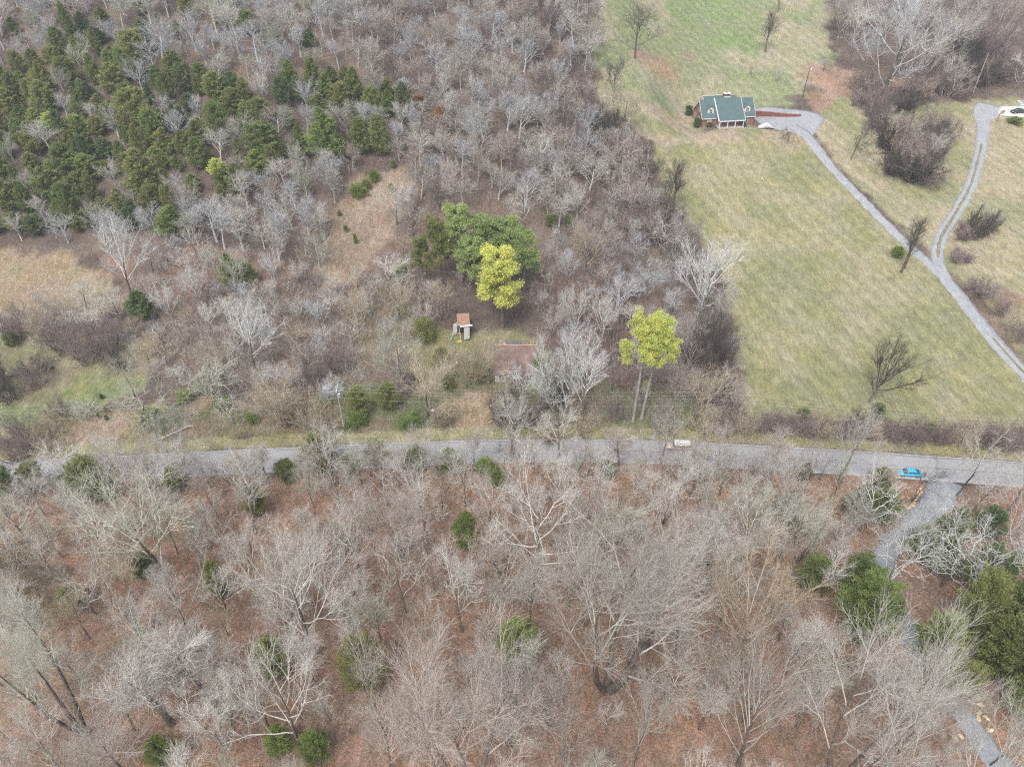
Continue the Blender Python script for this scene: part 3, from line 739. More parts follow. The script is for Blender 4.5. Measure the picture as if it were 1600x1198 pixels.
for a in [  # roadside trees on the near verge
 (798, 712, 612, 88, 'wide', 'pale'), (873, 716, 632, 92, 'wide', 'pale'), (1033, 724, 640, 72, 'wide', 'grey'), (790, 742, 690, 50, 'crooked', 'dark'),
 (1118, 742, 660, 70, 'vase', 'rosy'), (1310, 752, 628, 80, 'vase', 'grey'), (1495, 775, 666, 90, 'crooked', 'pale'), (1412, 800, 720, 75, 'crooked', 'dark'),
 (740, 735, 660, 60, 'broom', 'grey'), (660, 735, 670, 60, 'broom', 'grey'), (330, 762, 690, 90, 'broom', 'grey'), (240, 762, 700, 70, 'narrow', 'grey'),
 (185, 745, 672, 60, 'vase', 'pale'), (965, 735, 672, 60, 'narrow', 'rosy'), (1200, 750, 680, 60, 'narrow', 'rosy'), (1080, 745, 690, 50, 'narrow', 'rosy'),
 (420, 755, 690, 50, 'narrow', 'grey'), (600, 750, 690, 50, 'narrow', 'grey'), (1575, 800, 700, 80, 'vase', 'pale'), (1255, 770, 690, 60, 'vase', 'rosy'), (290, 730, 668, 45, 'broom', 'grey')]:
    bare_px(*a, group=WG)
for a in [  # pale crooked trees over the lane
 (1376, 945, 825, 120, 'crooked', 'white'), (1470, 915, 815, 110, 'crooked', 'white'), (1520, 930, 800, 100, 'crooked', 'white'), (1565, 905, 780, 110, 'wide', 'white'),
 (1590, 870, 790, 80, 'wide', 'white'), (1455, 850, 768, 60, 'crooked', 'white'), (1345, 830, 745, 100, 'crooked', 'white'), (1400, 880, 790, 80, 'crooked', 'white'), (1520, 800, 720, 60, 'crooked', 'white')]:
    bare_px(*a, group='pale crooked trees beside the gravel lane')
for a in [
 (203, 461, 342, 110, 'broom', 'white'), (318, 484, 416, 52, 'vase', 'pale'), (395, 575, 468, 120, 'broom', 'white'), (480, 592, 510, 90, 'crooked', 'grey'), (212, 625, 545, 50, 'crooked', 'lichen'),
 (333, 620, 545, 115, 'crooked', 'lichen'), (225, 668, 608, 110, 'crooked', 'lichen'), (365, 662, 618, 48, 'crooked', 'pale'), (450, 668, 588, 130, 'broom', 'tan'), (270, 500, 445, 60, 'broom', 'pale'),
 (628, 606, 512, 96, 'wide', 'lichen'), (668, 652, 570, 112, 'broom', 'tan'), (765, 600, 528, 78, 'wide', 'tan'), (876, 666, 518, 100, 'stout', 'white'), (908, 650, 528, 90, 'stout', 'white'), (850, 640, 560, 60, 'crooked', 'pale'),
 (900, 530, 452, 78, 'broom', 'pale'), (938, 545, 462, 52, 'vase', 'pale'), (815, 645, 565, 70, 'crooked', 'white'), (790, 640, 575, 50, 'wide', 'tan'), (915, 430, 355, 70, 'broom', 'tan'), (800, 690, 615, 75, 'broom', 'grey'),
 (1090, 500, 385, 130, 'broom', 'white'), (1105, 590, 478, 92, 'wide', 'dark'), (1075, 580, 500, 80, 'broom', 'grey'), (1125, 640, 560, 60, 'crooked', 'grey'), (1010, 470, 400, 80, 'broom', 'silver'), (960, 500, 430, 70, 'broom', 'silver'), (1085, 655, 575, 105, 'broom', 'tan'), (1140, 650, 590, 55, 'broom', 'rosy'),
 (820, 360, 280, 60, 'crooked', 'pale'), (735, 445, 400, 65, 'crooked', 'pale'), (620, 350, 285, 75, 'broom', 'grey'), (1005, 310, 225, 50, 'vase', 'dark'), (985, 255, 185, 50, 'crooked', 'grey'), (1050, 420, 330, 50, 'wide', 'grey'), (958, 160, 90, 50, 'vase', 'dark'), (1040, 355, 270, 50, 'crooked', 'dark'), (1120, 540, 450, 50, 'vase', 'grey'), (645, 370, 315, 60, 'broom', 'grey'),
 (975, 290, 210, 90, 'wide', 'rosy'), (1030, 400, 325, 80, 'crooked', 'pale'), (1070, 395, 345, 70, 'broom', 'purple'), (700, 310, 250, 60, 'broom', 'rosy'), (240, 430, 370, 60, 'broom', 'rosy'),
 (1215, 20, -30, 25, 'vase', 'dark'), (345, 440, 390, 60, 'broom', 'grey'), (378, 460, 385, 60, 'broom', 'lichen'), (560, 520, 460, 60, 'broom', 'tan'), (625, 500, 440, 70, 'broom', 'tan'), (690, 500, 440, 50, 'broom', 'tan')]:
    bare_px(*a, group=MG)
LN = 'single trees on the grass'
bare_px(992, 91, 2, 92, 'wide', 'dark', group=LN, label='dark spreading bare tree standing alone on the green lawn beyond the forest edge')
bare_px(975, 212, 138, 76, 'vase', 'tan', group=LN, label='forked pale tan bare tree at the forest edge left of the green-roofed house')
bare_px(1051, 333, 252, 48, 'narrow', 'dark', group=LN, label='slender dark bare tree standing on the left edge of the field')
bare_px(905, 140, 92, 45, 'crooked', 'dark', group=LN, label='short dark leaning bare tree at the lawn edge of the forest', lean=(0, .5))
bare_px(1195, 81, 18, 32, 'narrow', 'dark', group=LN, label='slim dark bare tree on the lawn up behind the green-roofed house')
bare_px(1214, 130, 102, 30, 'wide', 'grey', group=LN, label='little round-headed grey bare tree on the lawn near the light pole')
bare_px(1174, 117, 104, 20, 'broom', 'tan', group=LN, label='tiny faint bare sapling on the lawn beyond the green roof')
bare_px(1157, 97, 82, 14, 'crooked', 'rosy', group=LN, label='tiny crooked bare sapling on its own high on the lawn')
bare_px(1286, 112, 92, 12, 'narrow', 'grey', group=LN, label='thin bare sapling at the right edge of the lawn')
bare_px(1231, 224, 196, 34, 'crooked', 'dark', group=LN, label='small crooked dark bare tree in front of the parking apron')
bare_px(1329, 250, 180, 60, 'crooked', 'dark', group=LN, label='dark gnarled bare tree between the driveway and the dark thicket')
bare_px(1357, 627, 533, 120, 'broom', 'dark', group=LN, label='dark round-crowned bare tree standing alone near the bottom of the field')
bare_px(1408, 426, 340, 40, 'narrow', 'dark', group=LN, label='thin dark bare tree beside the pole at the driveway fork')
SY = 'trees of the top right wood'
bare_px(1376, 165, -22, 175, 'wide', 'silver', group=SY, label='huge pale sycamore with long arching limbs at the top right')
for a in [(1395, 235, 175, 60, 'wide', 'rosy'), (1440, 262, 205, 60, 'broom', 'grey'), (1412, 270, 220, 50, 'broom', 'rosy'), (1460, 225, 165, 50, 'wide', 'purple'), (1385, 215, 160, 50, 'crooked', 'grey'), (1430, 225, 165, 60, 'broom', 'purple')]:
    bare_px(*a, group=SY)
bare_px(1421, 192, 135, 95, 'crooked', 'dark', group=SY, label='dark low spreading bare tree below the huge pale sycamore')
for a in [(1328, 85, 5, 60, 'wide', 'pale'), (1310, 60, -20, 60, 'broom', 'rosy'), (1350, 110, 40, 60, 'broom', 'silver'), (1440, 130, 50, 70, 'broom', 'grey'), (1475, 150, 80, 60, 'wide', 'grey'), (1400, 60, -10, 80, 'wide', 'silver'), (1530, 110, 40, 60, 'broom', 'purple'), (1345, 50, -30, 70, 'broom', 'grey'), (1455, 110, 0, 90, 'wide', 'grey'), (1490, 95, -10, 70, 'broom', 'grey'),
          (1585, 140, 75, 60, 'wide', 'pale'), (1425, 60, -30, 70, 'broom', 'pale'), (1560, 60, -20, 70, 'broom', 'rosy'), (1400, 110, 30, 80, 'wide', 'grey')]:
    bare_px(*a, group=SY)

# ---- cedars
HC = 'cedars on the hillside'
Z = 2.963
for (cx, cy, w_, h_, *t) in [(400,120,65,115,'dark'),(485,85,90,90),(220,20,60,40),(150,80,80,60,'olive'),(110,180,50,45),(640,230,120,150,'olive'),(690,190,90,120),(1165,115,95,110),(1440,180,115,85,'dark'),(330,350,120,150,'olive'),(520,300,95,120),(540,370,115,140,'olive'),(655,330,105,110),(820,310,85,130),(930,330,70,70),(1000,400,105,115),(1080,390,85,100,'dark'),(1090,480,115,125,'olive'),(1310,440,85,140,'dark'),(1400,430,60,120,'dark'),(30,370,80,110,'olive'),(60,480,100,125,'olive'),(230,470,115,165),(250,270,70,85,'olive'),(180,560,90,100),(430,440,90,110,'dark'),(640,520,150,190,'olive'),(540,540,100,130),(250,570,85,85,'yellow'),(180,650,95,155,'olive'),(380,590,95,95),(460,590,85,95,'olive'),(720,600,110,160),(760,560,95,95,'dark'),(820,540,90,110,'dark'),(1020,590,110,190),(930,630,95,125,'olive'),(1150,530,85,115,'green'),(1220,530,115,125,'olive'),(1230,650,155,145),(1200,760,95,115),(1010,780,85,75,'yellow'),(1040,830,85,85),(690,820,150,230,'olive'),(620,790,90,140,'olive'),(830,760,55,75,'green'),(930,720,95,145),(330,760,125,165),(420,790,115,125),(250,860,165,155),(370,960,115,190),(60,920,90,145,'olive'),(20,760,65,155,'green'),(20,880,60,120,'olive'),(180,1050,85,85,'dark'),(640,1000,95,135,'dark'),(830,1040,135,155),(1490,500,115,115,'green'),(1590,450,90,110,'olive'),(280,960,65,65),(720,930,110,130,'olive'),(740,740,85,105),(110,540,105,95),(20,630,55,105,'dark'),(500,690,90,100,'dark'),(900,850,90,80),(880,480,70,80,'dark'),(470,170,60,80,'dark'),(300,20,60,70,'dark'),(600,440,80,90),(370,1030,90,90,'olive'),(1130,600,70,80),(780,660,90,120,'olive')]:
    cedar_px(cx/Z, cy/Z, w_/Z*1.3, h_/Z*1.15, t[0] if t else ('green' if RS.rand() < .25 else 'cedar'), group=HC)
cedar_px(509, 218, 62, 100, 'green', group=HC, var=3, label='biggest bright green cedar, at the lower edge of the hillside wood above the clearing')
for (cx, cy, w_, h_, *t) in [(75,400,95,175),(150,480,105,145),(230,490,85,135),(300,470,85,175,'dark'),(110,640,115,185),(195,640,115,205),(15,700,60,120)]:
    cedar_px(530+cx/Z, cy/Z, w_/Z*1.05, h_/Z*1.05, t[0] if t else 'cedar', group=HC)
for (cx, cy, w_, h_, t) in [(151, 752, 66, 66, 'olive'), (450, 738, 40, 34, 'olive'), (545, 728, 34, 30, 'olive'), (505, 712, 60, 66, 'olive'), (588, 708, 42, 40, 'olive'), (648, 716, 42, 34, 'cedar'), (705, 722, 46, 40, 'cedar'), (20, 760, 50, 44, 'dark'), (60, 748, 46, 40, 'olive'),
      (608, 622, 40, 42, 'olive'), (562, 630, 40, 48, 'olive'), (366, 425, 44, 60, 'olive'), (388, 432, 36, 50, 'cedar'), (225, 480, 46, 50, 'dark'), (500, 690, 24, 40, 'olive'), (840, 575, 34, 36, 'green'),
      (730, 830, 46, 60, 'green'), (400, 785, 44, 50, 'olive'), (345, 905, 46, 56, 'olive'), (430, 1030, 60, 60, 'green'), (575, 1040, 72, 80, 'olive'), (805, 1012, 74, 66, 'green'), (780, 745, 36, 34, 'cedar'),
      (1225, 800, 50, 40, 'green'), (1372, 795, 52, 52, 'cedar'), (1335, 785, 52, 52, 'cedar'), (1265, 898, 60, 50, 'cedar'), (1330, 905, 62, 62, 'cedar'), (1340, 960, 95, 95, 'green'),
      (1378, 960, 50, 50, 'cedar'), (1475, 825, 55, 65, 'green'), (1455, 868, 60, 60, 'cedar'), (1430, 845, 40, 40, 'cedar'), (1535, 905, 90, 70, 'cedar'), (1500, 950, 80, 100, 'olive'), (1560, 960, 85, 95, 'cedar'), (1600, 940, 70, 80, 'green'),
      (1450, 1000, 70, 70, 'green'), (1465, 1040, 60, 55, 'olive'), (1545, 1015, 90, 90, 'olive'), (1600, 1030, 80, 110, 'cedar'), (1590, 1085, 80, 80, 'cedar'), (1500, 1065, 60, 40, 'olive'), (265, 1180, 50, 46, 'green'), (440, 1160, 46, 36, 'green'), (497, 1168, 50, 36, 'green'),
      (120, 935, 50, 34, 'olive'), (230, 885, 40, 34, 'dark'), (990, 130, 1, 1, 'dark')][:-1]:
    cedar_px(cx, cy, w_*1.05, h_, t, group='cedars near the road and lane')
# small evergreen shrubs
for (cx, cy, w_, h_, t) in [(586, 277, 20, 20, 'green'), (560, 300, 32, 20, 'green'), (573, 290, 20, 18, 'olive'), (614, 296, 9, 15, 'green'), (610, 292, 7, 9, 'cedar'), (541, 358, 9, 12, 'green'), (556, 375, 8, 16, 'green'), (615, 258, 12, 12, 'green'),
      (531, 334, 8, 9, 'green'), (628, 425, 30, 18, 'olive'), (20, 531, 24, 22, 'cedar'), (135, 503, 12, 14, 'olive'), (160, 620, 8, 8, 'dark'), (167, 640, 8, 9, 'cedar'), (155, 650, 5, 8, 'cedar'), (168, 653, 8, 8, 'dark'),
      (665, 520, 44, 34, 'olive'), (690, 560, 30, 30, 'olive'), (640, 590, 30, 20, 'green'), (700, 600, 26, 20, 'olive'), (860, 600, 40, 36, 'dark'), (900, 590, 30, 30, 'cedar'), (1255, 645, 24, 12, 'cedar'), (1450, 670, 20, 14, 'green'),
      (560, 655, 40, 18, 'green'), (640, 660, 44, 16, 'green'), (290, 620, 30, 16, 'green'), (350, 632, 30, 14, 'green'), (240, 650, 34, 18, 'green'), (860, 345, 24, 20, 'cedar'), (890, 345, 18, 16, 'green'), (1370, 640, 26, 16, 'dark'),
      (1010, 605, 18, 16, 'yellow'), (1400, 395, 24, 16, 'green'), (1585, 189, 28, 10, 'green'), (750, 590, 24, 14, 'green'), (395, 655, 24, 14, 'green')]:
    gbush_px(cx, cy, w_, h_, t)
# pines
YP = pine_mesh(201, h=17, rad=4.9, start=.58, nb=24, per=120, leaf=.22, csize=.75, stems=((0, 0, 0), (1.6, .6, .075)))
def put_pine(B, h, w_, data, label, fol, Hh, RR, rz=0, group=None, tm=None):
    e = empty('pine_tree', B, rz, (w_/2/RR, w_/2/RR, h/Hh)); tag(e, label, 'tree', group)
    link(bpy.data.objects.new('trunk', data[0]), e); c = link(bpy.data.objects.new('crown', data[1]), e)
    set_mat(c, FOL[fol]); PLACED.append((B[0], B[1])); return e
GT = plant_mat('pale_pine_bark', [(.22, .20, .19), (.30, .28, .27), (.38, .36, .34)], fine=5)
YD = (np_mesh('trunk', *YP[0], GT, True), np_mesh('crown', *YP[1], FOL['yellow']))
B = g1(988, 658); put_pine(B, height_for(B, 500), 98/7.0, YD, 'tall yellow-green pine with two bare pale trunks standing by the road', 'yellow', 17.8, 5.6)
PP = [pine_mesh(s_, h=14, rad=3.6, start=.30, nb=34, per=80, leaf=.26, csize=.75, dead=False, flat=.75) for s_ in (211, 212)]
PD = [(np_mesh('trunk', *p[0], TRUNKM, True), np_mesh('crown', *p[1], FOL['pine'])) for p in PP]
for k, (bx, by, ty, wp, f_, lb) in enumerate([
   (690, 445, 340, 50, 'olive', 'darkest olive-green pine at the left end of the pine clump'), (722, 440, 318, 66, 'pine', 'tall green pine, tip highest in the pine clump'),
   (760, 432, 335, 72, 'pine', 'green pine in the middle of the pine clump'), (795, 440, 338, 76, 'pine', 'wide green pine at the top right of the pine clump'),
   (820, 455, 360, 60, 'pine', 'green pine at the right end of the pine clump'), (745, 460, 370, 60, 'pine', 'green pine in front of the middle of the clump'),
   (660, 440, 368, 36, 'olive', 'small olive pine just outside the left of the pine clump')]):
    B = g1(bx, by); put_pine(B, height_for(B, ty), wp*1.18/5.9, PD[k % 2], lb, f_, 14.8, 4.2, RS.rand()*6, 'pine clump')
B = g1(785, 512); put_pine(B, height_for(B, 385), 100/6.3, PD[1], 'yellow-green pine hanging forward of the pine clump above the house', 'yellow', 14.8, 4.2, 1.0, 'pine clump')
# rust coloured oak
for (cx, cy, w_, h_) in [(655, 165, 28, 28), (692, 180, 30, 34)]:
    gbush_px(cx, cy, w_, h_, 'olive', group=None, label='x'); 
    o = COL.objects[-1]; set_mat(o, FOL['rust']); o.name = 'leafy_oak'; o['category'] = 'tree'
    o['label'] = 'small oak holding rust-brown dead leaves, %s of two on the hillside' % ('left' if cx < 670 else 'right')
# ---- shrubs placed by hand: hedge row, thickets
for (cx, cy, w_, h_, t) in [(1130,662,50,30,'purple'),(1160,662,44,32,'tan'),(1190,660,44,34,'purple'),(1220,664,50,34,'purple'),(1250,666,48,30,'purple'),(1285,666,50,34,'tan'),(1320,668,44,30,'purple'),
     (1400,674,50,32,'purple'),(1430,676,50,34,'purple'),(1465,678,46,36,'purple'),(1500,682,50,36,'tan'),(1535,682,50,38,'purple'),(1570,682,50,38,'purple'),(1605,684,50,38,'purple'),(1360,672,40,24,'tan'),(1345,655,40,22,'dark'),
     (1525,352,50,40,'dark'),(1505,362,40,24,'purple'),(1545,345,34,30,'grey'),(1500,400,40,16,'purple'),(1560,480,50,26,'purple'),(1590,520,40,34,'purple'),(1530,450,50,20,'purple'),(1580,505,36,24,'tan'),
     (1345,150,50,40,'purple'),(1375,160,50,40,'dark'),(1405,165,50,40,'purple'),(1355,125,50,40,'purple'),(1440,140,60,40,'purple'),(1480,130,60,40,'purple'),(1520,115,60,40,'dark'),(1560,110,60,40,'purple'),(1500,80,60,50,'dark'),(1540,60,60,60,'purple'),(1385,220,60,60,'purple'),(1420,235,70,70,'purple'),(1400,255,70,50,'purple'),(1440,255,60,60,'purple'),(1450,215,50,60,'rosy'),(1465,200,44,46,'purple'),(1370,190,40,50,'purple'),(1425,205,50,50,'purple'),(1430,270,60,36,'rosy'),(1465,235,30,60,'purple'),
     (40,675,60,50,'purple'),(80,668,50,36,'tan'),(30,700,60,36,'purple'),(80,692,60,30,'tan'),(130,640,60,24,'lichen'),(95,640,50,28,'purple'),(20,610,60,36,'dark'),(55,590,70,36,'purple'),(5,580,40,60,'dark'),(60,570,60,18,'dark'),
     (250,665,70,30,'lichen'),(285,650,50,26,'lichen'),(330,600,60,30,'lichen'),(30,510,60,40,'purple'),(70,500,60,40,'rosy'),(105,525,60,50,'purple'),(140,540,60,50,'purple'),(170,530,50,50,'purple'),(190,560,40,40,'dark'),(100,490,50,36,'rosy'),
     (490,575,60,50,'purple'),(530,560,50,40,'purple'),(440,640,60,50,'tan'),(480,640,50,50,'tan'),(420,620,50,40,'tan'),(510,660,60,30,'tan'),(740,575,46,50,'tan'),(700,570,30,36,'tan'),(630,590,60,40,'purple'),(690,650,40,30,'tan'),
     (790,640,60,50,'dark'),(830,640,50,40,'purple'),(870,620,60,40,'dark'),(960,640,40,36,'purple'),(1040,660,60,30,'grey'),(1100,660,60,40,'tan'),(1060,600,40,50,'rosy'),(1000,350,60,40,'purple'),(1030,360,60,50,'purple'),(1045,345,50,40,'dark'),
     (945,195,50,40,'dark'),(965,235,70,50,'purple'),(980,265,50,50,'rosy'),(990,300,60,50,'rosy'),(1120,560,60,60,'dark'),(1110,520,60,60,'dark'),(1075,540,60,60,'purple'),(1130,600,50,40,'dark'),(860,680,40,20,'tan'),(910,665,50,24,'tan')]:
    if 1340 < cx < 1480 and cy < 300: w_ *= .75+.6*RS.rand(); h_ *= .55+.6*RS.rand(); cx += 7*RS.randn()-3; cy += 5*RS.randn(); t = ['purple', 'dark', 'brush', 'purple', 'purple'][RS.randint(5)]
    shrub_px(cx, cy, w_, h_*1.15, t)
HEDGE_DONE = True
# ------------------------------------------------------------------ scattered woods
rw = np.random.RandomState(99)
EX = [px_poly(p) for p in ([(1398, 955), (1445, 955), (1500, 1060), (1620, 1190), (1700, 1330), (1560, 1330), (1480, 1200), (1400, 1050)], [(512, 420), (525, 335), (562, 276), (640, 265), (640, 300), (596, 375), (555, 440), (510, 452)], [(690, 520), (760, 530), (750, 570), (720, 600), (770, 625), (762, 690), (715, 690), (700, 620)], [(-60, 600), (60, 600), (130, 585), (230, 585), (220, 620), (100, 655), (-60, 690)], [(755, 530), (850, 530), (850, 605), (755, 605)], [(700, 480), (745, 480), (745, 545), (700, 545)], [(960, 60), (1040, 60), (1060, 150), (930, 150)],
      [(1362, 160), (1392, 160), (1392, 178), (1362, 178)])]
ZW = [(-140, 775), (0, 768), (400, 752), (800, 738), (1000, 738), (1330, 758), (1400, 790), (1340, 870), (1345, 950), (1400, 1030), (1480, 1130), (1560, 1260), (1660, 1420), (-160, 1420)]
tones_w = ['pale', 'grey', 'rosy', 'tan', 'lichen']
for B in scatter(ZW, 4.7, rw, 240, EX):
    h = 8+7.5*rw.rand(); st = pick(rw, ['vase', 'broom', 'wide', 'crooked', 'narrow', 'multi'], [3, 4, 3, 1, 2, 2])
    wd = h*{'vase': .62, 'broom': .68, 'wide': .75, 'crooked': .6, 'narrow': .42, 'multi': .75}[st]*(.8+.4*rw.rand())
    put_bare(B, h, wd, st, pick(rw, tones_w, [7, 4, 2, 1.2, 2]), rw, WG)
NE = [(-60, 764), (0, 760), (400, 743), (800, 727), (1000, 728), (1400, 752), (1400, 764), (1000, 745), (800, 743), (400, 758), (0, 780), (-60, 784)]
for B in scatter(NE, 3.4, rw, 60, EX, jit=.5):
    h = 5.5+4.5*rw.rand()
    if rw.rand() < .22: put_cedar(B, 3.5+3*rw.rand(), 3.5+2.5*rw.rand(), pick(rw, ['cedar', 'olive', 'green'], [2, 2, 1]), rw, 'cedars near the road and lane')
    else: put_bare(B, h, h*(.5+.3*rw.rand()), pick(rw, ['vase', 'broom', 'crooked', 'wide'], [2, 2, 1, 1]), pick(rw, ['pale', 'grey', 'rosy'], [2, 2, 1]), rw, WG)
ZR = [(1500, 775), (1620, 785), (1760, 820), (1800, 1350), (1690, 1350), (1560, 1130), (1460, 1010), (1430, 930), (1440, 860)]
for B in scatter(ZR, 6.0, rw, 30, EX):
    if rw.rand() < .5: put_cedar(B, 5+4*rw.rand(), 5+3*rw.rand(), pick(rw, ['cedar', 'olive', 'dark', 'green'], [3, 2, 2, 2]), rw, 'cedars near the road and lane')
    else: put_bare(B, 8+5*rw.rand(), 7+3*rw.rand(), pick(rw, ['crooked', 'wide', 'vase'], [2, 1, 1]), 'pale', rw, 'pale crooked trees beside the gravel lane')
M1 = [(-40, 505), (60, 492), (190, 475), (240, 400), (330, 395), (505, 430), (560, 450), (640, 400), (680, 460), (700, 490), (640, 545), (560, 590), (560, 640), (400, 660), (240, 600), (180, 575), (60, 545), (-40, 530)]
for B in scatter(M1, 5.4, rw, 95, EX):
    h = 5+4.9*rw.rand()
    put_bare(B, h, h*(.8+.4*rw.rand()), pick(rw, ['broom', 'wide', 'crooked', 'vase'], [3, 2, 2, 2]), pick(rw, ['grey', 'silver', 'tan', 'rosy', 'pale'], [3, 3, 2, 1, 3]), rw, MG)
M2 = [(835, 400), (960, 300), (1010, 320), (1065, 385), (1118, 460), (1145, 560), (1160, 640), (1100, 660), (930, 655), (850, 520), (830, 460)]
for B in scatter(M2, 5.2, rw, 70, EX):
    h = 6+4.5*rw.rand()
    put_bare(B, h, h*(.6+.35*rw.rand()), pick(rw, ['broom', 'wide', 'crooked', 'vase'], [3, 2, 2, 2]), pick(rw, ['grey', 'rosy', 'silver', 'pale', 'purple'], [3, 2, 3, 2, 2]), rw, MG)
TR = [(1285, -40), (1290, 50), (1335, 100), (1440, 125), (1500, 135), (1720, 140), (1760, -60)]
for B in scatter(TR, 4.8, rw, 75, EX):
    h = 8+5*rw.rand()
    put_bare(B, h, h*(.7+.35*rw.rand()), 'far', pick(rw, ['grey', 'rosy', 'purple', 'pale', 'dark'], [2, 2, 4, 1, 1]), rw, SY)
for poly, n_ in (([(-60, 150), (150, 60), (330, 130), (470, 190), (480, 250), (330, 340), (200, 350), (-60, 370)], 80), ([(420, 140), (560, 120), (640, 170), (640, 200), (480, 190)], 8), ([(-60, 10), (300, 10), (330, 110), (-60, 130)], 9)):
    for B in scatter(poly, 5.0, rw, n_, EX): put_cedar(B, 4.5+6*rw.rand(), 3.8+3.4*rw.rand(), pick(rw, ['cedar', 'olive', 'dark', 'green'], [4, 4, 1, 2]), rw, HC)
# the hillside wood: the nearest trees one by one up to 295 bare trees, the rest as one far wood
HW = [(-160, 375), (0, 375), (110, 385), (230, 370), (330, 400), (500, 420), (515, 330), (560, 262), (650, 255), (640, 330), (690, 330), (850, 330), (850, 400), (1010, 345), (1055, 375), (1015, 300), (985, 245), (962, 200), (925, 150), (935, 60), (925, -50), (-300, -50)]
pts = scatter(HW, 4.5, rw, 5000, EX)
pp = proj(pts)
pts = pts[np.argsort(pp[:, 2])]
nind = max(0, 298-COUNT['bare'])
def hill_tone(p):
    x = p[0]
    if x > 500: return pick(rw, ['pale', 'grey', 'rosy', 'purple', 'silver'], [3, 4, 2, 1.5, 4])
    return pick(rw, ['pale', 'grey', 'rosy', 'lichen', 'silver'], [4, 2.5, .7, 2, 6])
far = {}
for i, B in enumerate(pts):
    h = 7.5+5*rw.rand(); wd = h*(.75+.4*rw.rand()); tn = hill_tone(proj(B)[0])
    if h >= 10.5 and COUNT['bare'] < 298: put_bare(B, h, wd, 'far', tn, rw, 'bare trees on the hillside')
    else: far.setdefault(tn, []).append((B, h, wd))
FARRAW = []
for sdd, sty in [(301, 'vase'), (302, 'broom'), (303, 'wide'), (304, 'high'), (305, 'broom')]:
    tr, cr, R_, Hh = bare_tree_mesh(sdd, sty, h=11, q=1.0, thick=2.3, last=False)
    # one extra round of fewer, thicker twigs
    FARRAW.append((tr, cr, R_, Hh))
def merged(raws, items, rng):
    Vs = []; Fs = []; o = 0
    for (B, h, wd) in items:
        V, F, R_, Hh = raws[rng.randint(len(raws))]
        a = rng.rand()*6.28; c, s = math.cos(a), math.sin(a); sx = wd/2/R_; sz = h/Hh
        Q = np.stack([(V[:, 0]*c-V[:, 1]*s)*sx+B[0], (V[:, 0]*s+V[:, 1]*c)*sx+B[1], V[:, 2]*sz+B[2]], 1)
        Vs.append(Q.astype(np.float32)); Fs.append((F+o).astype(np.int32)); o += len(V)
    return np.concatenate(Vs), np.concatenate(Fs)
rawsT = []
for sdd, sty in [(301, 'vase'), (302, 'broom'), (303, 'wide'), (304, 'high'), (305, 'broom')]:
    rng_ = np.random.RandomState(sdd); s_ = ST[sty]; h_ = 11.0
    P0, R0 = trunk_line(rng_, h_*s_['tf'], 6, .05, rng_.randn(2)*.05, 1, 0, .17, .05)
    P1, R1 = grow(rng_, P0, R0, s_['n1'], s_['t0'], 1.0, s_['a1'], .16, h_*s_['l1'], .18, 6, s_['wob'], s_['tr'], .07, .3, topshort=s_['ts'])
    P2, R2 = grow(rng_, P1, R1, 6, .18, .97, s_['a2'], .2, h_*.205, .25, 4, s_['wob']*1.2, s_['tr']*.8, .04, .45)
    P3, R3 = grow(rng_, P2, R2, 10, .2, .99, .6, .25, h_*.125, .3, 3, s_['wob']*1.3, .06, .032, .6)
    V_, F_ = join([tubes(P0, R0, 5), tubes(P1, R1, 3), tubes(P2, R2, 3), tubes(P3, R3, 3)])
    a_ = P3.reshape(-1, 3); rawsT.append((V_, F_, float(np.percentile(np.hypot(a_[:, 0], a_[:, 1]), 95)), float(np.percentile(a_[:, 2], 99))))
# one object with a material slot per bark tone
Vs = []; Fs = []; mi = []; o = 0; keys = list(far.keys())
for k_, tn in enumerate(keys):
    V_, F_ = merged(rawsT, far[tn], rw); Vs.append(V_); Fs.append(F_+o); mi.append(np.full(len(F_), k_, np.int32)); o += len(V_)
print('far trees', sum(len(v) for v in far.values()), 'bare', COUNT['bare'], 'faces', sum(len(f) for f in Fs))
if Vs:
    me = np_mesh('far_wood', np.concatenate(Vs), np.concatenate(Fs))
    for tn in keys: me.materials.append(BARK[tn])
    me.polygons.foreach_set('material_index', np.concatenate(mi))
    o_ = link(bpy.data.objects.new('far_wood', me)); tag(o_, 'massed grey leafless wood covering the upper hillside', 'woodland', None, 'stuff')
# underbrush: twigs, saplings, dead stems in the woods
def brush_raw(seed, h, stems, sp, thick):
    rng = np.random.RandomState(seed)
    P0, R0 = trunk_line(rng, h, 4, .12, (0, 0), stems, sp, .022*thick, .008*thick); P0[:, :, :2] += rng.randn(stems, 1, 2)*h*.25
    P1, R1 = grow(rng, P0, R0, 5, .2, 1, .7, .3, h*.38, .3, 3, .15, .05, .014*thick, .5)
    P2, R2 = grow(rng, P1, R1, 3, .1, 1, .7, .3, h*.2, .3, 3, .15, .05, .011*thick, .5)
    V, F = join([tubes(P0, R0, 3), tubes(P1, R1, 3), tubes(P2, R2, 3)])
    return V, F, h*.7, h
def stuff(name, label, cat, jobs):
    Vs = []; Fs = []; mi = []; o = 0; ks = []
    for raws, items, mat in jobs:
        if not items: continue
        if mat not in ks: ks.append(mat)
        V_, F_ = merged(raws, items, rw); Vs.append(V_); Fs.append(F_+o); mi.append(np.full(len(F_), ks.index(mat), np.int32)); o += len(V_)
    me = np_mesh(name, np.concatenate(Vs), np.concatenate(Fs))
    for m in ks: me.materials.append(m)
    me.polygons.foreach_set('material_index', np.concatenate(mi))
    ob = link(bpy.data.objects.new(name, me)); tag(ob, label, cat, None, 'stuff'); print(name, sum(len(f) for f in Fs)); return ob
BR = [brush_raw(401+k, 3.0, 6, .35, 1.4) for k in range(3)]
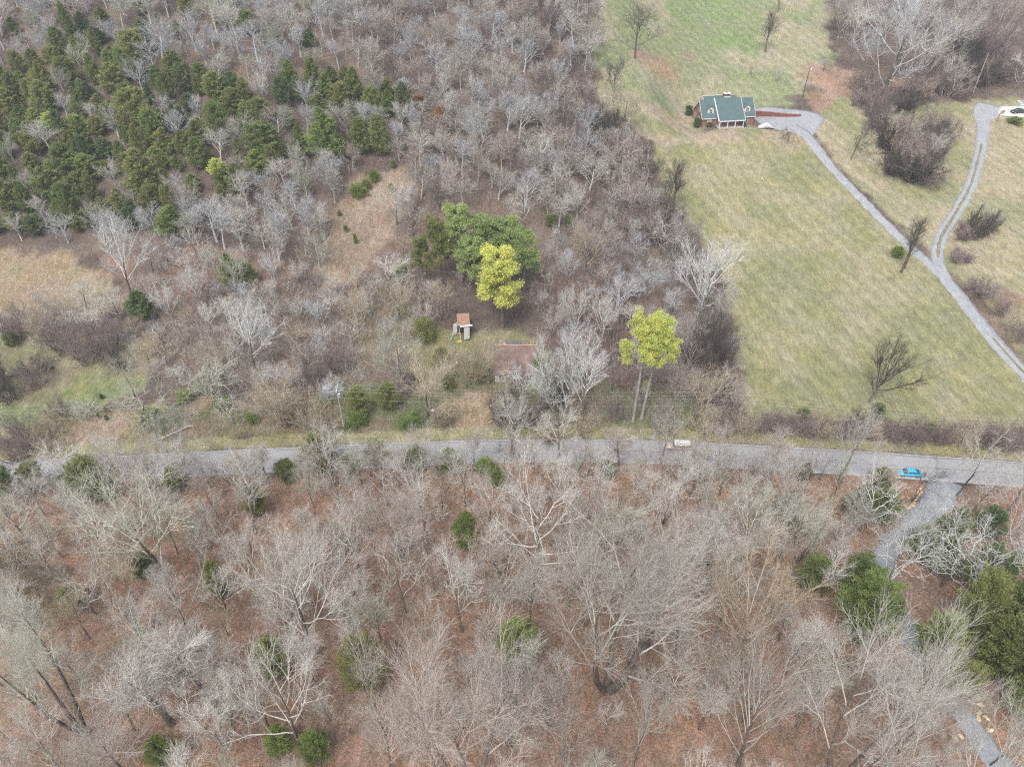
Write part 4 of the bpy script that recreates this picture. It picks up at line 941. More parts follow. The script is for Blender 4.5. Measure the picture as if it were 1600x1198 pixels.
SP_ = [brush_raw(411+k, 6.0, 1, .1, 2.0) for k in range(3)]
def items(poly, spc, n, hlo, hhi, asp=.9):
    P = scatter(poly, spc, rw, n, EX, near=False)
    return [(B, hlo+(hhi-hlo)*rw.rand(), (hlo+(hhi-hlo)*rw.rand())*asp) for B in P]
a = items(ZW, 1.7, 3400, 1.2, 4.0); b = items(ZW, 3.6, 600, 3.5, 8, .5); c = items(M1+[], 2.0, 900, 1.5, 3.6, 1.2); d = items(M2, 2.0, 600, 1.5, 3.8, 1.1); n_ = items([(-100, 764), (0, 757), (400, 739), (800, 722), (1000, 722), (1200, 734), (1400, 747), (1400, 760), (1000, 745), (800, 742), (400, 756), (0, 780), (-100, 785)], 1.7, 420, 1.8, 5.5, .8)
e_ = items(HW, 4.2, 900, 1.5, 3.5, 1.3); f_ = items(TR, 2.6, 500, 2, 5, 1.3); g_ = items(ZR, 3, 150, 1.2, 3)
h_ = items([(560, 600), (640, 590), (750, 600), (860, 610), (1150, 640), (1160, 672), (900, 676), (600, 672), (400, 680), (330, 668), (400, 650)], 2.0, 260, 1.0, 2.4, 1.4)
h2 = items([(1165, 654), (1600, 672), (1700, 690), (1700, 712), (1600, 698), (1400, 688), (1165, 676)], 1.6, 330, 1.2, 2.6, 1.5)
stuff('underbrush', 'tangled leafless saplings and brush on the woodland floor', 'underbrush', [
  (BR, a[::3], BARK['brush']), (BR, a[1::3], BARK['rosy']), (BR, a[2::3], BARK['brush']), (SP_, b[::2], BARK['rosy']), (SP_, b[1::2], BARK['grey']),
  (SP_, n_[::2], BARK['pale']), (BR, n_[1::2], BARK['grey']), (BR, c[::3], BARK['pale']), (BR, c[::2], BARK['silver']), (BR, c[1::2], BARK['tan']), (BR, d[::2], BARK['grey']), (BR, d[1::2], BARK['silver']), (BR, e_[::2], BARK['silver']), (BR, e_[1::2], BARK['rosy']),
  (BR, f_, BARK['purple']), (BR, g_, BARK['grey']), (BR, h_[::2], BARK['tan']), (BR, h_[1::2], BARK['pale']), (BR, h2[::3], BARK['tan']), (BR, h2[1::3], BARK['purple']), (BR, h2[2::3], BARK['purple'])])
# ------------------------------------------------------------------ built things
class MB:
    def __init__(s): s.V = []; s.F = []; s.n = 0
    def add(s, V, F):
        V = np.asarray(V, float); s.V.append(V); s.F += [tuple(int(i)+s.n for i in f) for f in F]; s.n += len(V); return s
    def box(s, x0, x1, y0, y1, z0, z1):
        V = [(x, y, z) for z in (z0, z1) for y in (y0, y1) for x in (x0, x1)]
        return s.add(V, [(0, 2, 3, 1), (4, 5, 7, 6), (0, 1, 5, 4), (2, 6, 7, 3), (0, 4, 6, 2), (1, 3, 7, 5)])
    def prism(s, poly, axis, a, b):
        """poly in the two other axes (x,z) for axis y, (y,z) for axis x, (x,y) for axis z"""
        n = len(poly)
        def P(p, t): return {'x': (t, p[0], p[1]), 'y': (p[0], t, p[1]), 'z': (p[0], p[1], t)}[axis]
        V = [P(p, a) for p in poly]+[P(p, b) for p in poly]
        return s.add(V, [tuple(range(n)), tuple(range(2*n-1, n-1, -1))]+[(i, i+n, (i+1) % n+n, (i+1) % n) for i in range(n)])
    def slab(s, p0, p1, p2, p3, th):
        """four corners of a plane, given thickness downward along its normal"""
        P = np.array([p0, p1, p2, p3], float); nn = np.cross(P[1]-P[0], P[3]-P[0]); nn /= np.linalg.norm(nn)
        if nn[2] < 0: nn = -nn
        return s.add(np.vstack([P, P-nn*th]), [(0, 1, 2, 3), (7, 6, 5, 4)]+[(i, i+4, (i+1) % 4+4, (i+1) % 4) for i in range(4)])
    def tube(s, a, b, r, r2=None, k=8):
        a = np.array(a, float); b = np.array(b, float); r2 = r if r2 is None else r2
        t = (b-a)/np.linalg.norm(b-a); u = np.cross(t, [0, 0, 1] if abs(t[2]) < .9 else [1, 0, 0]); u /= np.linalg.norm(u); v = np.cross(t, u)
        A = [a+r*(math.cos(i*2*math.pi/k)*u+math.sin(i*2*math.pi/k)*v) for i in range(k)]
        B = [b+r2*(math.cos(i*2*math.pi/k)*u+math.sin(i*2*math.pi/k)*v) for i in range(k)]
        return s.add(A+B, [(i, (i+1) % k, (i+1) % k+k, i+k) for i in range(k)]+[tuple(range(k-1, -1, -1)), tuple(range(k, 2*k))])
    def build(s, name, mat, parent=None, bevel=0.0, smooth=False):
        me = bpy.data.meshes.new(name); me.from_pydata(np.concatenate(s.V).tolist(), [], s.F); me.materials.append(mat)
        if smooth: me.polygons.foreach_set('use_smooth', np.ones(len(me.polygons), bool))
        me.update(); o = link(bpy.data.objects.new(name, me), parent)
        if bevel:
            m = o.modifiers.new('bevel', 'BEVEL'); m.width = bevel; m.segments = 2; m.limit_method = 'ANGLE'
        return o
def brick_mat(name, c1, c2, mortar, sc=1.0):
    m, nt, b = new_mat(name); tc = node(nt, 'ShaderNodeTexCoord'); br = node(nt, 'ShaderNodeTexBrick')
    mp = node(nt, 'ShaderNodeMapping'); mp.inputs['Rotation'].default_value = (math.radians(90), 0, 0)
    nt.links.new(tc.outputs['Object'], mp.inputs[0]); nt.links.new(mp.outputs[0], br.inputs[0])
    br.inputs['Color1'].default_value = (*c1, 1); br.inputs['Color2'].default_value = (*c2, 1); br.inputs['Mortar'].default_value = (*mortar, 1)
    br.inputs['Scale'].default_value = 4*sc; br.inputs['Mortar Size'].default_value = .012
    nz = node(nt, 'ShaderNodeTexNoise'); nz.inputs['Scale'].default_value = 1.2; nz.inputs['Detail'].default_value = 5
    nt.links.new(tc.outputs['Object'], nz.inputs[0])
    hv = node(nt, 'ShaderNodeHueSaturation'); mr = node(nt, 'ShaderNodeMapRange'); mr.inputs[1].default_value = .3; mr.inputs[2].default_value = .7; mr.inputs[3].default_value = .75; mr.inputs[4].default_value = 1.25
    nt.links.new(nz.outputs[0], mr.inputs[0]); nt.links.new(mr.outputs[0], hv.inputs['Value']); nt.links.new(br.outputs[0], hv.inputs['Color']); nt.links.new(hv.outputs[0], b.inputs['Base Color'])
    b.inputs['Roughness'].default_value = .9; return m
def roof_mat(name, col, sc=3.0, var=.2):
    """shingle courses (fine rows across the slope) with blotchy weathering"""
    m, nt, b = new_mat(name); tc = node(nt, 'ShaderNodeTexCoord'); L = nt.links.new
    wv = node(nt, 'ShaderNodeTexWave'); wv.bands_direction = 'Z'; wv.inputs['Scale'].default_value = 1.6; wv.inputs['Distortion'].default_value = .6; wv.inputs['Detail'].default_value = 2
    nz = node(nt, 'ShaderNodeTexNoise'); nz.inputs['Scale'].default_value = .7; nz.inputs['Detail'].default_value = 7; nz.inputs['Roughness'].default_value = .7
    L(tc.outputs['Object'], wv.inputs[0]); L(tc.outputs['Object'], nz.inputs[0])
    mr = node(nt, 'ShaderNodeMapRange'); mr.inputs[1].default_value = .3; mr.inputs[2].default_value = .7; mr.inputs[3].default_value = 1-var; mr.inputs[4].default_value = 1+var; L(nz.outputs[0], mr.inputs[0])
    m2 = node(nt, 'ShaderNodeMapRange'); m2.inputs[3].default_value = .9; m2.inputs[4].default_value = 1.06; L(wv.outputs[0], m2.inputs[0])
    mm = node(nt, 'ShaderNodeMath', operation='MULTIPLY'); L(mr.outputs[0], mm.inputs[0]); L(m2.outputs[0], mm.inputs[1])
    hv = node(nt, 'ShaderNodeHueSaturation'); hv.inputs['Color'].default_value = (*col, 1); L(mm.outputs[0], hv.inputs['Value']); L(hv.outputs[0], b.inputs['Base Color'])
    b.inputs['Roughness'].default_value = .85; b.inputs['Specular IOR Level'].default_value = .2; return m
MBRICK = brick_mat('red_brick', (.26, .115, .08), (.20, .085, .062), (.34, .27, .23))
MBRICK2 = brick_mat('dark_red_brick', (.22, .075, .055), (.15, .05, .042), (.22, .14, .12))
MGREEN = roof_mat('green_shingle', (.082, .125, .128), var=.12)
MBROWN = roof_mat('faded_brown_shingle', (.17, .115, .10), var=.3)
WHITE = simple('white_trim', (.60, .61, .62), .5, .06)
OFFW = simple('chalky_white_siding', (.42, .43, .42), .8, .3, 1.5)
GLASS = simple('window_glass', (.05, .06, .07), .12, .2, 1.0, spec=.6)
CURT = simple('curtained_pane', (.35, .38, .40), .2, .2, 2.0, spec=.6)
WOOD = simple('weathered_pole_wood', (.36, .33, .31), .9, .3, 4, bump=.3)
DWOOD = simple('dark_pole_wood', (.09, .08, .075), .9, .3, 4, bump=.3)
METAL = simple('galvanised_metal', (.45, .47, .49), .45, .15, 3, metal=.4)
GREYM = simple('weathered_grey_sheet', (.26, .26, .25), .7, .3, 2)
RUST = simple('rusty_tin', (.27, .165, .12), .85, .35, 2.0)
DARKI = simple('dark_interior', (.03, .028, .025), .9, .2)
WIREM = simple('wire', (.50, .50, .49), .6, .1)
CABLE = simple('black_cable', (.06, .06, .065), .6, .1)
PORC = simple('porch_boards', (.42, .36, .33), .8, .2)
def P3(x, y, dz=0): 
    p = g1(x, y); return (p[0], p[1], p[2]+dz)
def put(e, label, cat, group=None): return tag(e, label, cat, group)
def window(parent, x, y, z, w_, h_, axis='y', pane=GLASS, bars=True):
    """white frame standing 4 cm proud of the wall facing -y (or -x), pane as its sub-part"""
    f = MB(); p = MB(); t = .09
    def bx(m, a0, a1, z0, z1, d0, d1):
        if axis == 'y': m.box(a0, a1, y+d0, y+d1, z0, z1)
        else: m.box(x+d0, x+d1, a0, a1, z0, z1)
    c = x if axis == 'y' else y
    bx(f, c-w_/2-t, c+w_/2+t, z-h_/2-t, z-h_/2, -.06, .02); bx(f, c-w_/2-t, c+w_/2+t, z+h_/2, z+h_/2+t, -.06, .02)
    bx(f, c-w_/2-t, c-w_/2, z-h_/2, z+h_/2, -.06, .02); bx(f, c+w_/2, c+w_/2+t, z-h_/2, z+h_/2, -.06, .02)
    if bars: bx(f, c-w_/2, c+w_/2, z-.04, z+.04, -.055, .01); bx(f, c-.025, c+.025, z-h_/2, z-.04, -.05, .01); bx(f, c-.025, c+.025, z+.04, z+h_/2, -.05, .01)
    bx(p, c-w_/2, c+w_/2, z-h_/2, z+h_/2, -.02, .015)
    fo = f.build('window', WHITE, parent); p.build('pane', pane, fo)

# --- the green-roofed brick house
hb = g1(1136, 196.5); HZ = float(H(hb[0], hb[1]))+.15
e = empty('brick_house', (hb[0], hb[1], HZ), math.radians(8))
put(e, 'red brick house with green shingle roof, two white dormers and a white-posted porch', 'house')
Wd, Dp, wh, rh = 9.2, 9.2, 3.0, 4.4
m = MB(); m.prism([(0, -1.2), (Dp, -1.2), (Dp, wh), (Dp/2, wh+rh-.12), (0, wh)], 'x', -Wd, Wd); wl = m.build('wall', MBRICK, e)
m = MB(); m.box(-6.4, 4.2, 8.0, 13.0, -1.2, 3.6); m.build('rear_wall', MBRICK, e)
ov = .35; k = rh/(Dp/2)
m = MB()
m.slab((-Wd-ov, -ov, wh-ov*k+.12), (Wd+ov, -ov, wh-ov*k+.12), (Wd+ov, Dp/2, wh+rh+.12), (-Wd-ov, Dp/2, wh+rh+.12), .14)
m.slab((Wd+ov, Dp+ov, wh-ov*k+.12), (-Wd-ov, Dp+ov, wh-ov*k+.12), (-Wd-ov, Dp/2, wh+rh+.121), (Wd+ov, Dp/2, wh+rh+.121), .14)
roof = m.build('roof', MGREEN, e)
cx0, cx1 = -4.2, 5.0
m = MB(); m.slab((cx0, -2.75, 2.62), (cx1, -2.75, 2.62), (cx1, Dp/2+.05, wh+rh+.42), (cx0, Dp/2+.05, wh+rh+.42), .16); m.build('porch_roof', MGREEN, e)
m = MB(); m.slab((cx0-.24, -2.78, 2.62), (cx0-.003, -2.78, 2.62), (cx0-.003, Dp/2+.07, wh+rh+.46), (cx0-.24, Dp/2+.07, wh+rh+.46), .42)
m.slab((cx1+.003, -2.78, 2.62), (cx1+.12, -2.78, 2.62), (cx1+.12, Dp/2+.07, wh+rh+.44), (cx1+.003, Dp/2+.07, wh+rh+.44), .30)
m.box(cx0, cx1, -2.86, -2.77, 2.28, 2.62); m.box(-Wd-ov, cx0-.26, -ov-.09, -ov-.01, wh-ov*k-.12, wh-ov*k+.13); m.box(cx1+.14, Wd+ov, -ov-.09, -ov-.01, wh-ov*k-.12, wh-ov*k+.13)
for sx in (-1, 1):
    xa, xb = sorted((sx*(Wd+ov+.012), sx*(Wd+ov+.07)))
    m.slab((xa, -ov, wh-ov*k+.14), (xb, -ov, wh-ov*k+.14), (xb, Dp/2, wh+rh+.14), (xa, Dp/2, wh+rh+.14), .38)
    m.slab((xb, Dp+ov, wh-ov*k+.14), (xa, Dp+ov, wh-ov*k+.14), (xa, Dp/2+.003, wh+rh+.14), (xb, Dp/2+.003, wh+rh+.14), .38)
m.build('trim', WHITE, e)
m = MB(); m.slab((-7.0, 5.6, 5.6), (4.6, 5.6, 5.6), (4.6, 8.2, 7.5), (-7.0, 8.2, 7.5), .14); m.slab((4.6, 13.4, 3.7), (-7.0, 13.4, 3.7), (-7.0, 8.203, 7.5), (4.6, 8.203, 7.5), .14); m.build('rear_roof', MGREEN, e)
m = MB(); m.prism([(6.3, 5.6), (8.2, 7.4), (13.2, 3.5), (8, 3.5)], 'x', -7.03, -6.9); m.box(-7.1, 4.65, 8.1, 8.3, 7.47, 7.56); m.build('rear_gable', WHITE, e)
for xd in (-6.3, 6.75):
    d = MB(); d.prism([(xd-1.05, 3.6), (xd+1.05, 3.6), (xd+1.05, 5.45), (xd, 6.35), (xd-1.05, 5.45)], 'y', 1.0, 3.5); do = d.build('dormer', WHITE, e)
    r = MB()
    for sg in (-1, 1): r.slab((xd+sg*1.25, .8, 5.33), (xd, .8, 6.47), (xd, 3.9, 6.47), (xd+sg*1.25, 3.9, 5.33), .09)
    r.build('dormer_roof', MGREEN, do)
    window(e, xd, 1.0, 4.7, .95, 1.2)
ch = MB(); ch.box(-.85, 1.25, Dp/2+.25, Dp/2+1.5, 5.5, wh+rh+1.55); co = ch.build('chimney', MBRICK2, e)
ch = MB(); ch.box(-1.0, 1.4, Dp/2+.1, Dp/2+1.65, wh+rh+1.55, wh+rh+1.75); ch.box(-.98, 1.38, Dp/2+.14, Dp/2+.24, wh+rh+.1, wh+rh+.7); ch.build('chimney_cap', WHITE, co)
ch = MB(); ch.tube((.2, Dp/2+.9, wh+rh+1.7), (.2, Dp/2+.9, wh+rh+2.25), .18); ch.build('flue', DARKI, co)
for xp in (-3.85, -1.0, 1.7, 4.6):
    m = MB(); m.box(xp-.13, xp+.13, -2.62, -2.36, .17, 2.35); m.box(xp-.2, xp+.2, -2.69, -2.29, .17, .3); m.build('porch_post', WHITE, e)
m = MB(); m.box(-4.1, 4.9, -2.75, -.003, -1.2, .16); m.build('porch_floor', PORC, e)
m = MB(); m.box(-3.3, -2.3, -.07, -.01, .17, 2.3); dr = m.build('door', WHITE, e)
m = MB(); m.tube((-2.45, -.07, 1.2), (-2.45, -.13, 1.2), .04); m.build('handle', METAL, dr)
window(e, -6.6, 0, 1.5, 1.3, 1.6, pane=CURT); window(e, .1, 0, 1.45, 1.1, 1.6); window(e, 2.9, 0, 1.45, 1.2, 1.6); window(e, 6.4, 0, 1.5, 1.3, 1.6)
for (yy, zz, ww, hh_) in [(7.0, 1.4, 1.3, 1.7), (3.2, 1.4, 1.1, 1.6), (4.1, 4.5, .9, 1.2)]: window(e, -Wd, yy, zz, ww, hh_, 'x')
# dark clipped evergreens round the house
for (cx, cy, w_, h_, lb) in [(1076, 174, 17, 16, 'big dark round evergreen bush at the left gable of the green-roofed house'), (1088.5, 193, 16, 15, 'dark round evergreen bush at the front left corner of the green-roofed house'),
      (1108, 195, 14, 8, 'low dark clipped bush under the left window of the green-roofed house'), (1161, 195, 11, 8, 'small dark clipped bush just right of the porch')]:
    o = gbush_px(cx, cy, w_, h_, 'dark', label=lb, group='dark clipped bushes around the brick house')
# stepped brick retaining wall
a = g1(1178, 183); b = g1(1251, 182.5); dv = b[:2]-a[:2]; Ln = float(np.linalg.norm(dv)); az = math.atan2(dv[1], dv[0])
e = empty('retaining_wall', (a[0], a[1], a[2]), az); put(e, 'dark red brick retaining wall stepping down beside the gravel apron', 'wall')
m = MB(); cp = MB(); n = 16
for i in range(n):
    x0, x1 = Ln*i/n, Ln*(i+1)/n; zt = 1.9-1.25*i/n; zg = float(H(a[0]+dv[0]*(i+.5)/n, a[1]+dv[1]*(i+.5)/n))-a[2]
    m.box(x0, x1-.002, 0, .45, zg-.8, zg+zt); cp.box(x0-.02, x1+.01, -.05, .5, zg+zt, zg+zt+.1)
m.build('brickwork', MBRICK2, e); cp.build('coping', simple('brick_coping', (.27, .12, .09), .9, .3), e)
# covered vehicle
def loft(sections, k=12, pw=3.0):
    """sections (x, halfwidth, z0, z1): rounded boxes along x"""
    V = []; an = np.arange(k)*2*np.pi/k+np.pi/k
    for (x, hw, z0, z1) in sections:
        c, s = np.cos(an), np.sin(an); q = (np.abs(c)**pw+np.abs(s)**pw)**(-1/pw)
        for i in range(k): V.append((x, hw*c[i]*q[i], (z0+z1)/2+(z1-z0)/2*s[i]*q[i]))
    n = len(sections); F = [(j*k+i, (j+1)*k+i, (j+1)*k+(i+1) % k, j*k+(i+1) % k) for j in range(n-1) for i in range(k)]
    F += [tuple(range(k)), tuple(range(n*k-1, (n-1)*k-1, -1))]
    return V, F
def subsurf(o, l=1):
    m = o.modifiers.new('s', 'SUBSURF'); m.levels = l; m.render_levels = l
TARP = simple('silver_tarp', (.44, .46, .48), .5, .2, 2.5, bump=.6)
p = g1(1196, 200.5)
m = MB(); m.add(*loft([(-2.75, .5, -.05, .35), (-2.5, .85, -.05, .9), (-1.4, 1.0, -.05, 1.15), (-.7, .95, -.05, 1.75), (.7, .98, -.05, 1.85), (1.2, 1.0, -.05, 1.3), (1.9, .98, -.05, .95), (2.4, 1.15, -.05, .5), (2.9, .9, -.05, .12)]))
o = m.build('covered_car', TARP, smooth=True); subsurf(o); o.location = (p[0], p[1], p[2]+.06); o.rotation_euler = (0, 0, math.radians(6)); put(o, 'car under a silver-white tarp on the gravel beside the brick house', 'car')
a = g1(1187, 201.5); b = g1(1216, 205.5); m = MB(); m.tube((a[0], a[1], a[2]+.1), (b[0], b[1], b[2]+.1), .22, k=6)
put(m.build('landscape_timber', DWOOD), 'dark timber edging lying along the front of the gravel apron', 'timber')

# --- the brown-roofed old house
hb = g1(805, 597); e = empty('old_house', (hb[0], hb[1], hb[2]+.1), math.radians(-1)); put(e, 'derelict old house with a faded reddish-brown roof among bare trees', 'house')
Wd, Dp, wh = 4.9, 9.0, 2.7
m = MB(); m.prism([(0, -.8), (Dp, -.8), (Dp, wh), (6.9, 5.7), (0, wh)], 'x', -Wd, Wd); m.build('wall', OFFW, e)
m = MB(); m.slab((-Wd-.35, -.45, wh-.05), (Wd+.35, -.45, wh-.05), (Wd+.35, 6.95, 5.95), (-Wd-.35, 6.95, 5.95), .12); m.slab((Wd+.35, Dp+.3, wh+.0), (-Wd-.35, Dp+.3, wh+.0), (-Wd-.35, 6.953, 5.95), (Wd+.35, 6.953, 5.95), .12)
ro = m.build('roof', MBROWN, e); m = MB(); m.box(-Wd-.37, Wd+.37, 6.8, 7.1, 5.93, 6.02); m.build('ridge_cap', simple('faded_ridge_board', (.42, .27, .22), .9, .25), ro)
gx_ = .3
m = MB()
for sg in (-1, 1): m.slab((gx_+sg*2.5, -2.1, 2.5), (gx_, -2.1, 4.4), (gx_, 3.8, 4.52), (gx_+sg*2.5, 1.2, 2.62+.6), .1)
m.build('porch_roof', roof_mat('grey_brown_shingle', (.17, .13, .125), var=.35), e)
m = MB(); m.prism([(gx_-2.2, 2.5), (gx_+2.2, 2.5), (gx_, 4.2)], 'y', -1.9, -1.8); m.build('gable', OFFW, e)
for xp in (-1.8, .3, 2.4): 
    m = MB(); m.box(xp-.08, xp+.08, -1.98, -1.82, -.5, 2.5); m.build('porch_post', OFFW, e)
m = MB(); m.box(-.2, .8, -.06, -.005, .1, 2.1); m.build('door', DARKI, e)
window(e, -3.3, 0, 1.4, 1.1, 1.3); window(e, 3.4, 0, 1.4, 1.1, 1.3)
m = MB(); m.box(-3.2, 1.4, Dp+.32, Dp+2.6, -.8, 3.3); m.build('rear_wall', simple('pinkish_board', (.46, .33, .27), .9, .2, 2), e)
m = MB(); m.slab((-2.6, Dp+1.5, 3.55), (1.6, Dp+1.5, 3.55), (1.6, Dp+2.9, 3.75), (-2.6, Dp+2.9, 3.75), .1); m.build('rear_roof', simple('dark_felt', (.10, .11, .12), .9, .2, 2), e)
# --- ruined shed
hb = g1(726, 528); e = empty('ruined_shed', (hb[0], hb[1], hb[2]), math.radians(3)); put(e, 'collapsing small shed with a rusty tin roof and white ridge flashing', 'shed')
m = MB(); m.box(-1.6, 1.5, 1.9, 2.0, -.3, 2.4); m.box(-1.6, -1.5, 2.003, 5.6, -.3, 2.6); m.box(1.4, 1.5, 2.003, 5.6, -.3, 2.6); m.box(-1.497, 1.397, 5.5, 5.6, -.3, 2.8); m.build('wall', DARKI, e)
m = MB(); m.slab((-1.75, 1.9, 2.5), (1.55, 1.9, 2.5), (1.3, 6.0, 3.7), (-1.95, 6.0, 3.5), .06); rf = m.build('roof', RUST, e)
m = MB(); m.slab((-1.1, 1.25, 2.45), (2.1, 1.35, 2.75), (2.1, 1.95, 2.9), (-1.1, 1.9, 2.6), .07); m.build('ridge_flashing', OFFW, rf)
m = MB(); m.slab((-.1, -1.4, .5), (1.3, -1.2, .6), (1.4, 1.2, 2.45), (-.1, 1.2, 2.35), .06); m.build('lean_to_roof', GREYM, e)
m = MB(); m.slab((-2.9, .8, .1), (-1.9, 1.0, .9), (-1.8, 3.6, 2.6), (-2.9, 3.5, 1.9), .05); m.build('fallen_sheet', GREYM, e)
m = MB(); m.slab((-3.6, -.9, .1), (-3.4, -.9, .1), (-2.7, 1.2, 1.6), (-2.9, 1.2, 1.6), .06); m.slab((-1.0, -1.2, .05), (-.85, -1.2, .05), (-1.3, 1.8, 2.2), (-1.45, 1.8, 2.2), .06); m.build('loose_board', GREYM, e)
ORG = simple('orange_debris', (.40, .20, .07), .8, .3, 3); YEL = simple('yellow_weeds', (.42, .36, .05), .9, .3, 3)
def lump(r, seed, flat=.6, n=12):
    q = np.random.RandomState(seed); V = nrm(q.randn(26, 3))*np.array([r, r*.75, r*flat])*(.75+.4*q.rand(26, 1)); 
    import bmesh
    bm = bmesh.new(); [bm.verts.new(v) for v in V]; bmesh.ops.convex_hull(bm, input=bm.verts)
    bm.verts.ensure_lookup_table(); me = bpy.data.meshes.new('stone'); loose = [v for v in bm.verts if not v.link_faces]
    bmesh.ops.delete(bm, geom=loose, context='VERTS'); bm.to_mesh(me); bm.free(); return me
for (x, y, r, mt, nm, lb, ct, fl) in [(717, 522, .75, ORG, 'debris_heap', 'orange heap of junk in front of the ruined shed', 'junk', .5), (718, 534, .7, YEL, 'weed_clump', 'yellow weed clump below the ruined shed', 'weeds', .6),
       (714, 554, .28, WHITE, 'scrap', 'white scrap lying on the grass below the ruined shed', 'scrap', .3), (711, 550, .22, CABLE, 'scrap', 'small black scrap lying on the grass below the ruined shed', 'scrap', .3), (719, 548, .22, YEL, 'scrap', 'small yellowish scrap on the grass below the ruined shed', 'scrap', .3),
       (712, 567, .7, WHITE, 'rubble', 'whitish rubble patch in the yard left of the old house', 'rubble', .2), (703, 572, .6, OFFW, 'rubble', 'smaller pale rubble patch left of the whitish one', 'rubble', .2)]:
    me = lump(r, int(x*7+y)); me.materials.append(mt); o = link(bpy.data.objects.new(nm, me)); p = g1(x, y); o.location = (p[0], p[1], p[2]+.05); put(o, lb, ct)
# --- stones
SAND = simple('tan_sandstone', (.52, .40, .25), .9, .25, 3, bump=.4)
def stone(x, y, r, lb, grp, sd_, rz=0.0, sx=1.4):
    me = lump(r, sd_, .5); me.materials.append(SAND); o = link(bpy.data.objects.new('sandstone_block', me)); p = g1(x, y); o.location = (p[0], p[1], p[2]+r*.22); o.rotation_euler = (0, 0, rz); o.scale = (sx, 1, 1); put(o, lb, 'stone', grp)
rowp = [(1436, 764), (1437, 769), (1434.5, 773), (1432, 777.5), (1430, 781), (1427, 785), (1425, 789), (1421.5, 791), (1419, 794)]
for i, (x, y) in enumerate(rowp):
    stone(x, y, .42+.16*((i*37) % 5)/5, 'tan sandstone block in the row beside the gravel lane mouth, %s from the road' % (ORD[i]), 'row of sandstone blocks at the lane mouth', 500+i, .4*i)
for i, (x, y, r, lb) in enumerate([(1512, 1068, .45, 'highest tan stone right of the lane'), (1527, 1089, .6, 'largest flat tan stone right of the lane near the bottom right'), (1517, 1096, .42, 'round tan stone just below left of the largest one'), (1532, 1101, .5, 'pointed tan stone just below right of the largest one'),
     (1530, 1113, .42, 'flat tan stone right of the lane, between the pointed one and the lane-edge one'), (1528, 1122, .5, 'tan stone touching the right lane edge'), (1540, 1121, .45, 'dull tan stone just right of the lane-edge one'), (1547, 1140, .5, 'lowest tan stone right of the lane'),
     (1493, 1153, .45, 'tan stone left of the lane, left one of two'), (1501, 1150, .45, 'tan stone left of the lane, right one of two')]):
    stone(x, y, r, lb, 'scattered tan stones along the gravel lane', 540+i, i*.9, 1.2)
# fallen logs
def log(pts, r, nm, lb, mat):
    P = np.array([P3(x, y, dz) for x, y, dz in pts])[None]; R = np.linspace(r, r*.4, len(pts))[None]
    rngl = np.random.RandomState(int(pts[0][0])); P1_, R1_ = grow(rngl, P, R, 7, .4, 1, .6, .2, 2.6, .3, 5, .15, .02, r*.4, .3); P2_, R2_ = grow(rngl, P1_, R1_, 4, .3, 1, .6, .2, 1.3, .3, 4, .15, .02, r*.2, .4)
    V_, F_ = join([tubes(P, R, 7), tubes(P1_, R1_, 4), tubes(P2_, R2_, 3)]); o = link(bpy.data.objects.new(nm, np_mesh(nm, V_, F_, mat, True))); put(o, lb, 'log')
log([(252, 686, .15), (265, 681, .3), (280, 676, .6), (300, 670, 1.2)], .22, 'fallen_log', 'pale fallen tree lying in brush just beyond the road on the left', BARK['pale'])
log([(85, 574, .3), (60, 584, .8), (25, 592, 1.0), (5, 596, 1.3)], .35, 'fallen_tree', 'dark fallen tree lying across the left grass strip', BARK['dark'])
log([(5, 610, .3), (-5, 585, 3.0), (-2, 560, 6.0)], .4, 'broken_trunk', 'broken dark trunk at the left frame edge', BARK['dark'])
# grey tarp heap behind the transformer pole
me = lump(1.5, 77, .9); me.materials.append(simple('blue_grey_tarp', (.30, .33, .38), .6, .2, 2)); o = link(bpy.data.objects.new('tarp_heap', me)); p = g1(511, 612); o.location = (p[0], p[1], p[2]+.7); put(o, 'blue-grey tarp heap half hidden in shrubs left of the transformer pole', 'tarp')
# corrugated pipe over the lane
a = g1(1546, 1196); b = g1(1566, 1180); P = np.stack([a+(b-a)*t+np.array([0, 0, .12+.1*math.sin(t*9)]) for t in np.linspace(0, 1, 12)])[None]; V_, F_ = tubes(P, .09+.03*(np.arange(12) % 2)[None], 7)
o = link(bpy.data.objects.new('drain_pipe', np_mesh('drain_pipe', V_, F_, CABLE, True))); put(o, 'black corrugated pipe lying across the gravel lane at the bottom right', 'pipe')

